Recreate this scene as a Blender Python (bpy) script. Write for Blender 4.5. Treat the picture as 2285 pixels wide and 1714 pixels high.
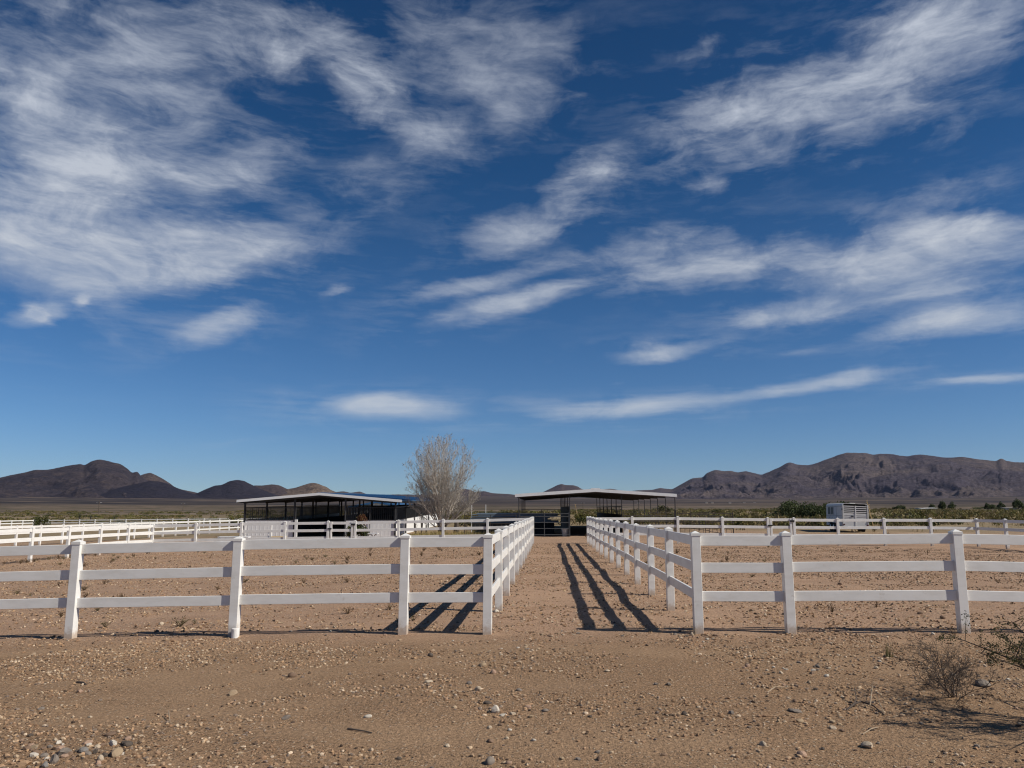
import bpy, bmesh, math, random
import numpy as np
from mathutils import Vector, Matrix, Euler

random.seed(7)
rng = np.random.default_rng(11)
SC = bpy.context.scene
COL = SC.collection
for o in list(bpy.data.objects):
    bpy.data.objects.remove(o)

# ------------------------------------------------------------------ camera, sky, sun, exposure
CAM_H = 1.72
F_PX, IMG_W, IMG_H = 1716.0, 2285.0, 1714.0
PITCH = math.atan(283.0 / F_PX)
YAW = math.atan(82.0 / F_PX * math.cos(PITCH))
cam_d = bpy.data.cameras.new("camera")
cam = bpy.data.objects.new("camera", cam_d)
COL.objects.link(cam)
cam_d.sensor_width = 36.0
cam_d.lens = 36.0 * F_PX / IMG_W
cam_d.clip_start = 0.05
cam_d.clip_end = 60000.0
cam.location = (0, 0, CAM_H)
cam.rotation_euler = (math.pi / 2 + PITCH, 0, YAW)
SC.camera = cam

SC.view_settings.view_transform = 'Standard'
SC.view_settings.look = 'None'
SC.view_settings.exposure = 0.0
SC.view_settings.gamma = 1.0
SC.view_settings.use_curve_mapping = False
SC.cycles.max_bounces = 6
SC.cycles.pixel_filter_type = 'BLACKMAN_HARRIS'
SC.cycles.filter_width = 1.15
SC.cycles.transparent_max_bounces = 8

SUN_EL = math.radians(39.5)
SUN_DIR = Vector((1.16, -0.35, 0)).normalized() * math.cos(SUN_EL) + Vector((0, 0, math.sin(SUN_EL)))
SUN_ROT = math.atan2(SUN_DIR.x, SUN_DIR.y)
SUN_STRENGTH = 5.0
SKY_STRENGTH = 0.062
sl = bpy.data.lights.new("sun", 'SUN')
sl.energy = SUN_STRENGTH
sl.angle = math.radians(0.5)
sl.color = (1.0, 0.94, 0.84)
sun = bpy.data.objects.new("sun", sl)
COL.objects.link(sun)
sun.rotation_euler = SUN_DIR.to_track_quat('Z', 'Y').to_euler()
sun.location = (20, -10, 30)

# view helpers: turn a picture position into a place in the world
_fwd = np.array([-math.sin(YAW) * math.cos(PITCH), math.cos(YAW) * math.cos(PITCH), math.sin(PITCH)])
_right = np.array([math.cos(YAW), math.sin(YAW), 0.0])
_up = np.cross(_right, _fwd)


def ray(px, py):
    return _fwd * F_PX + _right * (px - IMG_W / 2) + _up * (IMG_H / 2 - py)


def at_y(px, py, Y):
    d = ray(px, py)
    return d * (Y / d[1]) + np.array([0, 0, CAM_H])


def x_at(px, Y, py=1160):
    return float(at_y(px, py, Y)[0])


def on_ground(px, py):
    d = ray(px, py)
    z = 0.0
    for _ in range(12):
        t = (z - CAM_H) / d[2]
        z = float(zfull(d[0] * t, d[1] * t))
    return float(d[0] * t), float(d[1] * t), z


def azel(px, py):
    d = ray(px, py)
    d = d / np.linalg.norm(d)
    return math.degrees(math.atan2(d[0], d[1])), math.degrees(math.asin(d[2]))


# ------------------------------------------------------------------ node helper
class NT:
    def __init__(s, tree):
        s.t = tree

    def n(s, typ, **kw):
        nd = s.t.nodes.new(typ)
        for k, v in kw.items():
            setattr(nd, k, v)
        return nd

    def put(s, sock, v):
        if hasattr(v, 'is_linked') or isinstance(v, bpy.types.NodeSocket):
            s.t.links.new(v, sock)
        else:
            if sock.type == 'RGBA' and not hasattr(v, '__len__'):
                v = (v, v, v, 1)
            if sock.type == 'RGBA' and len(v) == 3:
                v = (*v, 1)
            sock.default_value = v

    def m(s, op, a, b=None, c=None, clamp=False):
        nd = s.n('ShaderNodeMath', operation=op)
        nd.use_clamp = clamp
        s.put(nd.inputs[0], a)
        if b is not None:
            s.put(nd.inputs[1], b)
        if c is not None:
            s.put(nd.inputs[2], c)
        return nd.outputs[0]

    def vm(s, op, a, b=None, out=0):
        nd = s.n('ShaderNodeVectorMath', operation=op)
        s.put(nd.inputs[0], a)
        if b is not None:
            if op == 'SCALE':
                s.put(nd.inputs[3], b)
            else:
                s.put(nd.inputs[1], b)
        return nd.outputs[1] if out == 1 else nd.outputs[0]

    def comb(s, x, y, z=0.0):
        nd = s.n('ShaderNodeCombineXYZ')
        s.put(nd.inputs[0], x); s.put(nd.inputs[1], y); s.put(nd.inputs[2], z)
        return nd.outputs[0]

    def sep(s, v):
        nd = s.n('ShaderNodeSeparateXYZ')
        s.put(nd.inputs[0], v)
        return nd.outputs

    def noise(s, v, scale, detail=4, rough=0.55, color=False, dist=0.0):
        nd = s.n('ShaderNodeTexNoise')
        if v is not None:
            s.put(nd.inputs['Vector'], v)
        nd.inputs['Scale'].default_value = scale
        nd.inputs['Detail'].default_value = detail
        nd.inputs['Roughness'].default_value = rough
        nd.inputs['Distortion'].default_value = dist
        return nd.outputs['Color'] if color else nd.outputs['Fac']

    def mapping(s, v, loc=(0, 0, 0), rot=(0, 0, 0), sc=(1, 1, 1), typ='POINT'):
        nd = s.n('ShaderNodeMapping', vector_type=typ)
        s.put(nd.inputs[0], v)
        nd.inputs[1].default_value = loc
        nd.inputs[2].default_value = rot
        nd.inputs[3].default_value = sc
        return nd.outputs[0]

    def rng(s, v, a, b, c=0.0, d=1.0, smooth=True):
        nd = s.n('ShaderNodeMapRange')
        nd.interpolation_type = 'SMOOTHSTEP' if smooth else 'LINEAR'
        s.put(nd.inputs[0], v)
        nd.inputs[1].default_value = a; nd.inputs[2].default_value = b
        nd.inputs[3].default_value = c; nd.inputs[4].default_value = d
        return nd.outputs[0]

    def mix(s, f, a, b, blend='MIX'):
        nd = s.n('ShaderNodeMix', data_type='RGBA', blend_type=blend)
        nd.clamp_factor = True
        s.put(nd.inputs[0], f); s.put(nd.inputs[6], a); s.put(nd.inputs[7], b)
        return nd.outputs[2]


# ------------------------------------------------------------------ sky with cirrus
world = bpy.data.worlds.new("World")
SC.world = world
world.use_nodes = True
world.cycles.sampling_method = 'MANUAL'
world.cycles.sample_map_resolution = 512
wt = world.node_tree
wt.nodes.clear()
W = NT(wt)
sky = W.n('ShaderNodeTexSky', sky_type='NISHITA')
sky.sun_disc = False
sky.sun_elevation = SUN_EL
sky.sun_rotation = SUN_ROT
sky.altitude = 1400
sky.air_density = 0.9
sky.dust_density = 0.05
sky.ozone_density = 4.0
sk = W.n('ShaderNodeGamma')
W.put(sk.inputs[0], sky.outputs[0])
sk.inputs[1].default_value = 1.0
tc = W.n('ShaderNodeTexCoord').outputs['Generated']
nrm = W.vm('NORMALIZE', tc)
dx, dy, dz = W.sep(nrm)
el = W.m('MULTIPLY', W.m('ARCSINE', dz), 57.29578)
az = W.m('MULTIPLY', W.m('ARCTAN2', dx, dy), 57.29578)
zden = W.m('ADD', W.m('MAXIMUM', dz, 0.0), 0.10)
pu = W.m('DIVIDE', dx, zden)
pv = W.m('DIVIDE', dy, zden)
plane = W.comb(pu, pv, 0.0)
ae = W.comb(az, el, 0.0)
wamp = W.rng(el, 5, 26, 0.08, 1.0, False)
w1 = W.vm('SUBTRACT', W.noise(plane, 1.3, 3, 0.55, color=True), (0.5, 0.5, 0.5))
w2 = W.vm('SUBTRACT', W.noise(plane, 5.0, 5, 0.65, color=True), (0.5, 0.5, 0.5))
wsum = W.vm('ADD', W.vm('MULTIPLY', w1, (9.0, 4.5, 0)), W.vm('MULTIPLY', w2, (4.5, 2.4, 0)))
aew = W.vm('ADD', ae, W.vm('SCALE', wsum, wamp))
# each cloud: ends in the sky (as read off the photograph), half width, strength
CLOUDS = [
    (-100, 40, 560, 120, 120, .62), (460, 40, 740, 110, 62, .50), (-80, 170, 230, 330, 80, .58),
    (-150, 390, 440, 470, 150, .82), (-150, 520, 620, 545, 72, .85), (330, 565, 690, 520, 44, .62),
    (430, 400, 640, 300, 60, .50), (700, 90, 850, 270, 56, .78), (850, 270, 1020, 360, 55, .50),
    (560, 110, 640, 150, 28, .35), (900, 60, 1280, 180, 120, .30), (950, 320, 1180, 200, 70, .28),
    (620, 450, 960, 380, 60, .30), (300, 330, 520, 360, 40, .35),
    (0, 692, 145, 655, 24, .8), (30, 640, 110, 700, 14, .5), (365, 738, 605, 668, 30, .82), (165, 640, 205, 630, 13, .6), (690, 628, 765, 612, 13, .6),
    (200, 720, 290, 750, 18, .2), (420, 800, 600, 850, 14, .12),
    (1400, 290, 1800, 190, 78, .66), (1700, 190, 2230, 30, 92, .62), (1850, 60, 2250, -60, 60, .5), (1540, 100, 1700, 60, 30, .25),
    (1430, 130, 1570, 55, 20, .38), (1160, 420, 1360, 330, 42, .62), (960, 535, 1290, 440, 36, .72),
    (1470, 390, 1570, 400, 26, .52), (820, 645, 1240, 548, 26, .78), (870, 708, 1300, 606, 32, .92),
    (1190, 568, 1580, 495, 34, .58), (1300, 610, 1800, 500, 40, .55), (1690, 590, 2260, 520, 60, .78),
    (1880, 492, 2290, 455, 28, .7), (1520, 697, 1920, 638, 24, .75), (1880, 625, 2260, 600, 26, .36),
    (1840, 728, 2280, 660, 24, .95), (1940, 425, 2260, 360, 26, .32), (1830, 355, 1890, 345, 14, .28),
    (1950, 335, 2010, 325, 12, .25), (2050, 290, 2110, 250, 18, .25), (1740, 330, 1980, 230, 30, .24),
    (1275, 776, 1590, 742, 18, .9), (1640, 762, 1810, 745, 9, .3), (1560, 700, 1700, 680, 14, .4),
    (630, 880, 1060, 886, 28, .98), (700, 868, 930, 862, 24, .6), (1100, 902, 1720, 850, 22, .98), (1560, 862, 2000, 790, 15, .85),
    (1960, 830, 2310, 800, 9, .75), (425, 968, 610, 938, 7, .22), (220, 925, 300, 922, 5, .16), (1290, 830, 1370, 822, 8, .22),
    (860, 610, 2260, 510, 66, .16), (1250, 500, 2260, 570, 100, .10), (1180, 470, 1500, 330, 80, .16), (1500, 270, 2260, 150, 120, .18), (1750, 480, 2260, 380, 60, .16),
    (620, 60, 1320, 140, 130, .30), (0, 250, 700, 420, 200, .14), (560, 560, 900, 520, 60, .14), (1750, 655, 2260, 640, 50, .2), (1000, 860, 1300, 880, 18, .3),
    (2300, 560, 3100, 400, 90, .6), (-900, 300, -200, 420, 130, .6), (-700, -500, 600, -220, 150, .4), (1500, -420, 2700, -560, 120, .4),
]
msum = None
mwide = None
KPX = 2285.0 / 2212.0
for (x1, y1, x2, y2, hw, st) in CLOUDS:
    a1, e1 = azel(x1 * KPX, y1 * KPX)
    a2, e2 = azel(x2 * KPX, y2 * KPX)
    st = min(st * 1.16, 1.0)
    ca, ce = (a1 + a2) / 2, (e1 + e2) / 2
    ha = math.hypot(a2 - a1, e2 - e1) / 2 * 1.15
    hb = hw * KPX / F_PX * 57.3 * 1.65
    v = W.mapping(aew, (ca, ce, 0), (0, 0, math.atan2(e2 - e1, a2 - a1)), (ha + hb * .5, hb, 1), 'TEXTURE')
    ln = W.vm('LENGTH', v, out=1)
    mk = W.rng(ln, 1.0, 0.0, 0.0, st)
    mq = W.rng(ln, 1.75, 0.35, 0.0, st)
    msum = mk if msum is None else W.m('ADD', msum, mk)
    mwide = mq if mwide is None else W.m('MAXIMUM', mwide, mq)
# general cirrus over the sky out of the picture
outside = W.m('MAXIMUM', W.rng(W.m('ABSOLUTE', W.m('ADD', az, 2.7)), 38, 60), W.rng(el, 38, 52))
gen = W.m('MULTIPLY', outside, W.rng(W.noise(W.mapping(plane, rot=(0, 0, .4), sc=(1.2, .5, 1)), 1.4, 4, .55), .48, .75, 0, .38))
msum = W.m('ADD', msum, gen)
# fibres and fine wisps: streaks lean one way on the left, the other way on the right, flat low down
aes = W.vm('ADD', ae, W.vm('SCALE', wsum, W.m('MULTIPLY', wamp, .42)))


def fmixn(f, a_, b_):
    nd = W.n('ShaderNodeMix', data_type='FLOAT')
    W.put(nd.inputs[0], f); W.put(nd.inputs[2], a_); W.put(nd.inputs[3], b_)
    return nd.outputs[0]


def fibres(rot, along, across, detail=8, rough=.6):
    return W.noise(W.mapping(aes, rot=(0, 0, rot), sc=(along, across, 1)), 1.0, detail, rough, dist=.35)


side_ = W.rng(az, -12, 4)
flat_ = W.rng(el, 6, 13)
coarse = fmixn(flat_, fibres(-.10, .06, .80, 6, .55), fmixn(side_, fibres(.58, .075, .40, 7, .56), fibres(-.50, .08, .42, 7, .56)))
finef = fmixn(flat_, fibres(-.06, .20, 3.4, 4, .6), fmixn(side_, fibres(.46, .40, 2.6, 4, .6), fibres(-.9, .45, 2.4, 4, .6)))


def clumps(rot, a_, b_):
    return W.noise(W.mapping(aes, rot=(0, 0, rot), sc=(a_, b_, 1)), 1.0, 10, .63, dist=.5)


clump = fmixn(side_, clumps(.5, .17, .36), clumps(-.48, .19, .42))
fb = W.m('ADD', W.m('MULTIPLY', coarse, .30), W.m('ADD', W.m('MULTIPLY', finef, .10), W.m('MULTIPLY', clump, .60)))
mm = W.m('MINIMUM', msum, 1.05)
amp = W.m('MULTIPLY', W.m('SUBTRACT', fb, .5), W.m('MULTIPLY', W.m('SQRT', mm), W.rng(el, 6, 23, 1.2, 3.7)))
dens = W.m('SUBTRACT', W.m('ADD', W.m('MULTIPLY', mm, .90), amp), .12)
dens = W.rng(dens, 0.0, 1.15, 0.0, 1.0, False)
dens = W.m('POWER', dens, 1.32)
wisp = W.m('ADD', W.m('MULTIPLY', coarse, .45), W.m('ADD', W.m('MULTIPLY', finef, .20), W.m('MULTIPLY', clump, .35)))
faint = W.m('MULTIPLY', mwide, W.rng(wisp, .48, .72, 0, .42, False))
dens = W.m('SUBTRACT', W.m('ADD', dens, faint), W.m('MULTIPLY', dens, faint))
dens = W.m('MULTIPLY', dens, W.rng(el, -1, 2))
ccol = W.mix(W.rng(el, 4, 30), (10.4, 10.8, 11.2), (9.2, 9.9, 11.2))
rampn = W.n('ShaderNodeValToRGB')
W.put(rampn.inputs[0], W.rng(el, 0, 40, smooth=False))
cr = rampn.color_ramp
cr.elements[0].position = .06; cr.elements[0].color = (.84, 1.02, 1.20, 1)
cr.elements[1].position = .95; cr.elements[1].color = (.20, .64, .93, 1)
for p_, c_ in ((.15, (.72, 1.0, 1.22, 1)), (.33, (.52, .93, 1.20, 1)), (.62, (.26, .74, 1.04, 1))):
    e_ = cr.elements.new(p_); e_.color = c_
tint = rampn.outputs[0]
skyc = W.mix(1.0, sk.outputs[0], tint, 'MULTIPLY')
final = W.mix(W.m('MULTIPLY', dens, .86, clamp=True), skyc, ccol)
bg = W.n('ShaderNodeBackground')
W.put(bg.inputs[0], final)
bg.inputs[1].default_value = SKY_STRENGTH
wo = W.n('ShaderNodeOutputWorld')
wt.links.new(bg.outputs[0], wo.inputs[0])


# ------------------------------------------------------------------ object helpers
def setp(o, label=None, cat=None, group=None, kind=None):
    if label: o['label'] = label
    if cat: o['category'] = cat
    if group: o['group'] = group
    if kind: o['kind'] = kind
    return o


def empty(name, loc, rot=(0, 0, 0), label=None, cat=None, group=None):
    o = bpy.data.objects.new(name, None)
    o.empty_display_size = 0.2
    o.location = loc
    o.rotation_euler = rot
    COL.objects.link(o)
    return setp(o, label, cat, group)


def link_mesh(name, me, parent=None, loc=(0, 0, 0), rot=(0, 0, 0), scale=None):
    o = bpy.data.objects.new(name, me)
    o.location = loc
    o.rotation_euler = rot
    if scale is not None:
        o.scale = scale
    COL.objects.link(o)
    if parent is not None:
        o.parent = parent
    return o


def np_mesh(name, V, F, mat, cols=None, smooth=False):
    """V (n,3) float, F (m,k) int with k = 3 or 4, cols (n,3) per vertex."""
    me = bpy.data.meshes.new(name)
    V = np.asarray(V, dtype=np.float32); F = np.asarray(F, dtype=np.int32)
    k = F.shape[1]
    me.vertices.add(len(V)); me.vertices.foreach_set('co', V.ravel())
    me.loops.add(F.size); me.loops.foreach_set('vertex_index', F.ravel())
    me.polygons.add(len(F))
    me.polygons.foreach_set('loop_start', np.arange(0, F.size, k, dtype=np.int32))
    me.polygons.foreach_set('loop_total', np.full(len(F), k, dtype=np.int32))
    me.polygons.foreach_set('use_smooth', np.full(len(F), smooth, dtype=bool))
    if cols is not None:
        at = me.color_attributes.new('col', 'FLOAT_COLOR', 'POINT')
        c4 = np.ones((len(V), 4), dtype=np.float32); c4[:, :3] = cols
        at.data.foreach_set('color', c4.ravel())
    me.update(calc_edges=True)
    if mat: me.materials.append(mat)
    return me


class MB:
    def __init__(s):
        s.v = []; s.f = []

    def _add(s, vs, fs):
        b = len(s.v)
        s.v += [tuple(p) for p in vs]
        s.f += [tuple(i + b for i in f) for f in fs]
        return s

    def box(s, x0, x1, y0, y1, z0, z1):
        vs = [(x0, y0, z0), (x1, y0, z0), (x1, y1, z0), (x0, y1, z0), (x0, y0, z1), (x1, y0, z1), (x1, y1, z1), (x0, y1, z1)]
        return s._add(vs, [(0, 3, 2, 1), (4, 5, 6, 7), (0, 1, 5, 4), (1, 2, 6, 5), (2, 3, 7, 6), (3, 0, 4, 7)])

    def prism(s, prof, y0, y1):
        """profile of (x,z) extruded along y"""
        n = len(prof)
        vs = [(x, y0, z) for x, z in prof] + [(x, y1, z) for x, z in prof]
        fs = [tuple(range(n)), tuple(range(2 * n - 1, n - 1, -1))]
        fs += [(i, i + n, (i + 1) % n + n, (i + 1) % n) for i in range(n)]
        return s._add(vs, fs)

    def prismx(s, prof, x0, x1):
        n = len(prof)
        vs = [(x0, y, z) for y, z in prof] + [(x1, y, z) for y, z in prof]
        fs = [tuple(range(n - 1, -1, -1)), tuple(range(n, 2 * n))]
        fs += [(i, (i + 1) % n, (i + 1) % n + n, i + n) for i in range(n)]
        return s._add(vs, fs)

    def bar(s, p0, p1, w, h):
        p0 = Vector(p0); p1 = Vector(p1); d = (p1 - p0).normalized()
        ref = Vector((0, 0, 1)) if abs(d.z) < .95 else Vector((1, 0, 0))
        a = d.cross(ref).normalized() * w / 2
        b = a.cross(d).normalized() * h / 2
        vs = [p0 - a - b, p0 + a - b, p0 + a + b, p0 - a + b, p1 - a - b, p1 + a - b, p1 + a + b, p1 - a + b]
        return s._add(vs, [(0, 3, 2, 1), (4, 5, 6, 7), (0, 1, 5, 4), (1, 2, 6, 5), (2, 3, 7, 6), (3, 0, 4, 7)])

    def tube(s, pts, radii, n=6, caps=True):
        pts = [Vector(p) for p in pts]
        vs = []; fs = []
        for i, p in enumerate(pts):
            d = (pts[min(i + 1, len(pts) - 1)] - pts[max(i - 1, 0)])
            if d.length < 1e-9: d = Vector((0, 0, 1))
            d.normalize()
            ref = Vector((0, 0, 1)) if abs(d.z) < .9 else Vector((1, 0, 0))
            a = d.cross(ref).normalized(); b = a.cross(d).normalized()
            r = radii[i] if hasattr(radii, '__len__') else radii
            for k in range(n):
                t = 2 * math.pi * k / n
                vs.append(p + a * (math.cos(t) * r) + b * (math.sin(t) * r))
        for i in range(len(pts) - 1):
            for k in range(n):
                k2 = (k + 1) % n
                fs.append((i * n + k, (i + 1) * n + k, (i + 1) * n + k2, i * n + k2))
        if caps:
            fs.append(tuple(range(n)))
            fs.append(tuple(range((len(pts) - 1) * n + n - 1, (len(pts) - 1) * n - 1, -1)))
        return s._add(vs, fs)

    def lathe(s, prof, n=20, c=(0, 0, 0)):
        vs = []; fs = []
        for r, z in prof:
            for k in range(n):
                t = 2 * math.pi * k / n
                vs.append((c[0] + r * math.cos(t), c[1] + r * math.sin(t), c[2] + z))
        for i in range(len(prof) - 1):
            for k in range(n):
                k2 = (k + 1) % n
                fs.append((i * n + k, i * n + k2, (i + 1) * n + k2, (i + 1) * n + k))
        return s._add(vs, fs)

    def mesh(s, name, mat, bevel=0.0, fixn=True):
        me = bpy.data.meshes.new(name)
        me.from_pydata(s.v, [], s.f)
        if fixn or bevel:
            bm = bmesh.new(); bm.from_mesh(me)
            bmesh.ops.recalc_face_normals(bm, faces=bm.faces)
            if bevel:
                bmesh.ops.bevel(bm, geom=[e for e in bm.edges if e.is_manifold and e.calc_face_angle(0) > .6], offset=bevel, segments=1, affect='EDGES')
            bm.to_mesh(me); bm.free()
        if mat: me.materials.append(mat)
        me.update()
        return me

    def build(s, name, mat, parent=None, loc=(0, 0, 0), rot=(0, 0, 0), bevel=0.0):
        return link_mesh(name, s.mesh(name, mat, bevel), parent, loc, rot)


# ------------------------------------------------------------------ numpy noise and terrain
def _hash(ix, iy, seed):
    h = (ix.astype(np.int64) * 374761393 + iy.astype(np.int64) * 668265263 + seed * 1442695041) & 0xffffffff
    h = ((h ^ (h >> 13)) * 1274126177) & 0xffffffff
    return ((h ^ (h >> 16)) & 0xffff) / 65535.0


def vnoise(x, y, seed=0):
    x = np.asarray(x, float); y = np.asarray(y, float)
    ix = np.floor(x); iy = np.floor(y)
    fx = x - ix; fy = y - iy
    fx = fx * fx * fx * (fx * (fx * 6 - 15) + 10); fy = fy * fy * fy * (fy * (fy * 6 - 15) + 10)
    ix = ix.astype(np.int64); iy = iy.astype(np.int64)
    a = _hash(ix, iy, seed); b = _hash(ix + 1, iy, seed); c = _hash(ix, iy + 1, seed); d = _hash(ix + 1, iy + 1, seed)
    return (a + (b - a) * fx) * (1 - fy) + (c + (d - c) * fx) * fy


def fbm(x, y, seed=0, oct=4, gain=.5):
    s = 0; a = 1; n = 0
    for i in range(oct):
        s = s + a * vnoise(np.asarray(x) * 2 ** i + 17.3 * i, np.asarray(y) * 2 ** i - 9.1 * i, seed + i)
        n += a; a *= gain
    return s / n


def ridged(x, y, seed=0, oct=5, gain=.55):
    s = 0; a = 1; n = 0
    for i in range(oct):
        v = 1 - np.abs(2 * vnoise(np.asarray(x) * 2 ** i + 5.7 * i, np.asarray(y) * 2 ** i + 3.3 * i, seed + i) - 1)
        s = s + a * v * v; n += a; a *= gain
    return s / n


def sstep(a, b, x):
    t = np.clip((np.asarray(x, float) - a) / (b - a), 0, 1)
    return t * t * (3 - 2 * t)


GX = ([-150, -77, -35, -21.3, -7, -.9, 2, 6, 23, 60, 150], [-1.3, -1.05, -.64, -.36, -.14, 0, .02, .02, -.08, -.1, 0])


def zg(x, y):
    x = np.asarray(x, float); y = np.asarray(y, float)
    d = np.hypot(x, y)
    loc = np.interp(x, *GX) * sstep(-4, 8, y) + .01 * np.clip(y - 41, 0, 80) * sstep(-36, -18, x)
    side = sstep(-120, 120, x)
    f400 = .6 + 1.3 * side
    far = np.interp(d, [120, 400, 1000, 2000, 3000, 4500, 8000, 16000], [0, 0, 1, 2, 3, 4, 5, 6])
    far = np.interp(far, [0, 1, 2, 3, 4, 5, 6], [0, 4.6, 17, 35, 62, 150, 330]) + f400 * (1 - sstep(400, 1000, d))
    far = far + (fbm(x / 260., y / 90., 91, 3) - .5) * np.interp(d, [150, 900, 4000], [0, 1.6, 9])
    t = sstep(125, 400, d)
    return loc * (1 - t) + far * t


def relief(x, y):
    x = np.asarray(x, float); y = np.asarray(y, float)
    d = np.hypot(x, y)
    r = (fbm(x / 1.9, y / 1.9, 3, 3) - .5) * .085 + (fbm(x / .33, y / .33, 21, 2) - .5) * .016
    r = r + (vnoise(x / .085, y / .085, 33) - .5) * .006
    return r * (1 - sstep(45, 90, d)) * .9


def zfull(x, y):
    return zg(x, y) + relief(x, y)


# ------------------------------------------------------------------ materials
def mat_new(name):
    m = bpy.data.materials.new(name)
    m.use_nodes = True
    t = m.node_tree
    b = t.nodes['Principled BSDF']
    return m, NT(t), b


def simple(name, col, rough=.6, metal=0.0, var=.12, scale=8.0, bump=0.0, spec=None, coords='Object', stretch=(1, 1, 1)):
    m, T, b = mat_new(name)
    c = T.n('ShaderNodeTexCoord').outputs[coords]
    if stretch != (1, 1, 1):
        c = T.mapping(c, sc=stretch)
    nz = T.noise(c, scale, 5, .6)
    k = T.rng(nz, .3, .7, 1 - var, 1 + var, False)
    col = T.vm('SCALE', (*col[:3],), k)
    T.put(b.inputs['Base Color'], col)
    b.inputs['Roughness'].default_value = rough
    b.inputs['Metallic'].default_value = metal
    if spec is not None:
        b.inputs['Specular IOR Level'].default_value = spec
    if bump:
        bp = T.n('ShaderNodeBump')
        bp.inputs['Strength'].default_value = bump
        bp.inputs['Distance'].default_value = .02
        T.put(bp.inputs['Height'], nz)
        T.put(b.inputs['Normal'], bp.outputs[0])
    return m


def attr_mat(name, rough=.8, spec=.2, gain=(1, 1, 1), transl=0.0, bump=0.0, bscale=60):
    m, T, b = mat_new(name)
    a = T.n('ShaderNodeAttribute'); a.attribute_name = 'col'
    c = T.vm('MULTIPLY', a.outputs['Color'], gain)
    T.put(b.inputs['Base Color'], c)
    b.inputs['Roughness'].default_value = rough
    b.inputs['Specular IOR Level'].default_value = spec
    if bump:
        nz = T.noise(T.n('ShaderNodeTexCoord').outputs['Object'], bscale, 4, .6)
        k = T.rng(nz, .3, .7, .75, 1.2, False)
        T.put(b.inputs['Base Color'], T.vm('SCALE', c, k))
        bp = T.n('ShaderNodeBump'); bp.inputs['Strength'].default_value = bump; bp.inputs['Distance'].default_value = .01
        T.put(bp.inputs['Height'], nz); T.put(b.inputs['Normal'], bp.outputs[0])
    if transl:
        tr = T.n('ShaderNodeBsdfTranslucent'); T.put(tr.inputs[0], c)
        mx = T.n('ShaderNodeMixShader'); mx.inputs[0].default_value = transl
        T.t.links.new(b.outputs[0], mx.inputs[1]); T.t.links.new(tr.outputs[0], mx.inputs[2])
        T.t.links.new(mx.outputs[0], T.t.nodes['Material Output'].inputs[0])
    return m


def vinyl_mat(name, dirt):
    m, T, b = mat_new(name)
    tcn = T.n('ShaderNodeTexCoord')
    oi = T.n('ShaderNodeObjectInfo')
    g = tcn.outputs['Object']
    off = T.vm('ADD', g, T.comb(T.m('MULTIPLY', oi.outputs['Random'], 37.0), T.m('MULTIPLY', oi.outputs['Random'], 11.0), 0))
    nz = T.noise(T.mapping(off, sc=(3, 3, 9)), 1.0, 5, .6)
    c = T.mix(T.rng(nz, .35, .75), (.77, .757, .725), (.69, .67, .63))
    sc_ = T.noise(T.mapping(off, sc=(5, 5, 5)), 1.0, 7, .72)
    c = T.mix(T.m('MULTIPLY', T.rng(sc_, .60, .74), .55), c, (.50, .45, .38))
    if dirt:
        z = T.sep(g)[2]
        d = T.rng(T.m('ADD', z, T.m('MULTIPLY', T.noise(off, 14, 5, .65), -.30)), .03, -.13)
        c = T.mix(T.m('MULTIPLY', d, .75), c, (.42, .30, .20))
    T.put(b.inputs['Base Color'], c)
    b.inputs['Roughness'].default_value = .42
    b.inputs['Specular IOR Level'].default_value = .4
    return m


M = {}
M['vinyl_post'] = vinyl_mat('white_vinyl_post', True)
M['vinyl'] = vinyl_mat('white_vinyl_rail', False)
M['black'] = simple('black_iron', (.012, .012, .013), .5)
M['steel_dark'] = simple('dark_steel_pipe', (.022, .023, .025), .5, .0, .2, 20)
M['pipe'] = simple('galvanised_pipe', (.075, .077, .08), .55, .1, .2, 14)
M['pipe_rust'] = simple('rusty_dark_pipe', (.045, .034, .028), .65, 0, .3, 20)
M['galv'] = simple('galvanised_trim', (.72, .73, .73), .5, 0, .06, 4)
M['white_trim'] = simple('white_painted_trim', (.74, .75, .75), .45, 0, .05, 3)
M['white_wall'] = simple('white_metal_siding', (.74, .735, .72), .5, 0, .06, 3, stretch=(1, 1, .2))
M['blue_roof'] = simple('blue_metal_roof', (.026, .100, .225), .5, .0, .12, 3)
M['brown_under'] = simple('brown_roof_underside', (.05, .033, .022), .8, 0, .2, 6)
M['mat_black'] = simple('black_mat_and_shade', (.015, .015, .016), .8, 0, .2, 6)  # shelter mats and skids; shade put into colour inside barn and trailer
M['sheet'] = simple('weathered_sheet_metal', (.17, .22, .27), .45, 0, .25, 5, stretch=(.2, 3, 3))
M['glass'] = simple('dark_window_glass', (.008, .009, .011), .35, spec=.2)
M['tyre'] = simple('black_tyre', (.014, .014, .014), .85)
M['trailer'] = simple('white_trailer_paint', (.62, .615, .595), .5, 0, .06, 3)
M['trailer_grey'] = simple('grey_trailer_metal', (.36, .37, .38), .5, .2, .12, 6)
M['red_lens'] = simple('red_lamp_lens', (.07, .012, .01), .4)
M['wood'] = simple('weathered_pole_wood', (.10, .075, .055), .85, 0, .3, 10)
M['bark'] = simple('pale_bark', (.46, .41, .35), .85, 0, .35, 7)
M['bark_dark'] = simple('dark_rough_bark', (.085, .065, .05), .9, 0, .4, 9, .4)
M['leaf'] = attr_mat('leaf', .7, .25, transl=.25)
M['twig'] = attr_mat('dry_twig', .85, .1)
M['stone'] = attr_mat('stone', .85, .25, bump=.35, bscale=45)
M['gravel'] = attr_mat('gravel', .9, .15)
M['straw'] = simple('straw_bale', (.42, .30, .15), .9, 0, .3, 30, .3)
M['house_white'] = simple('white_house_wall', (.66, .65, .63), .7, 0, .05, 1)
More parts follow.
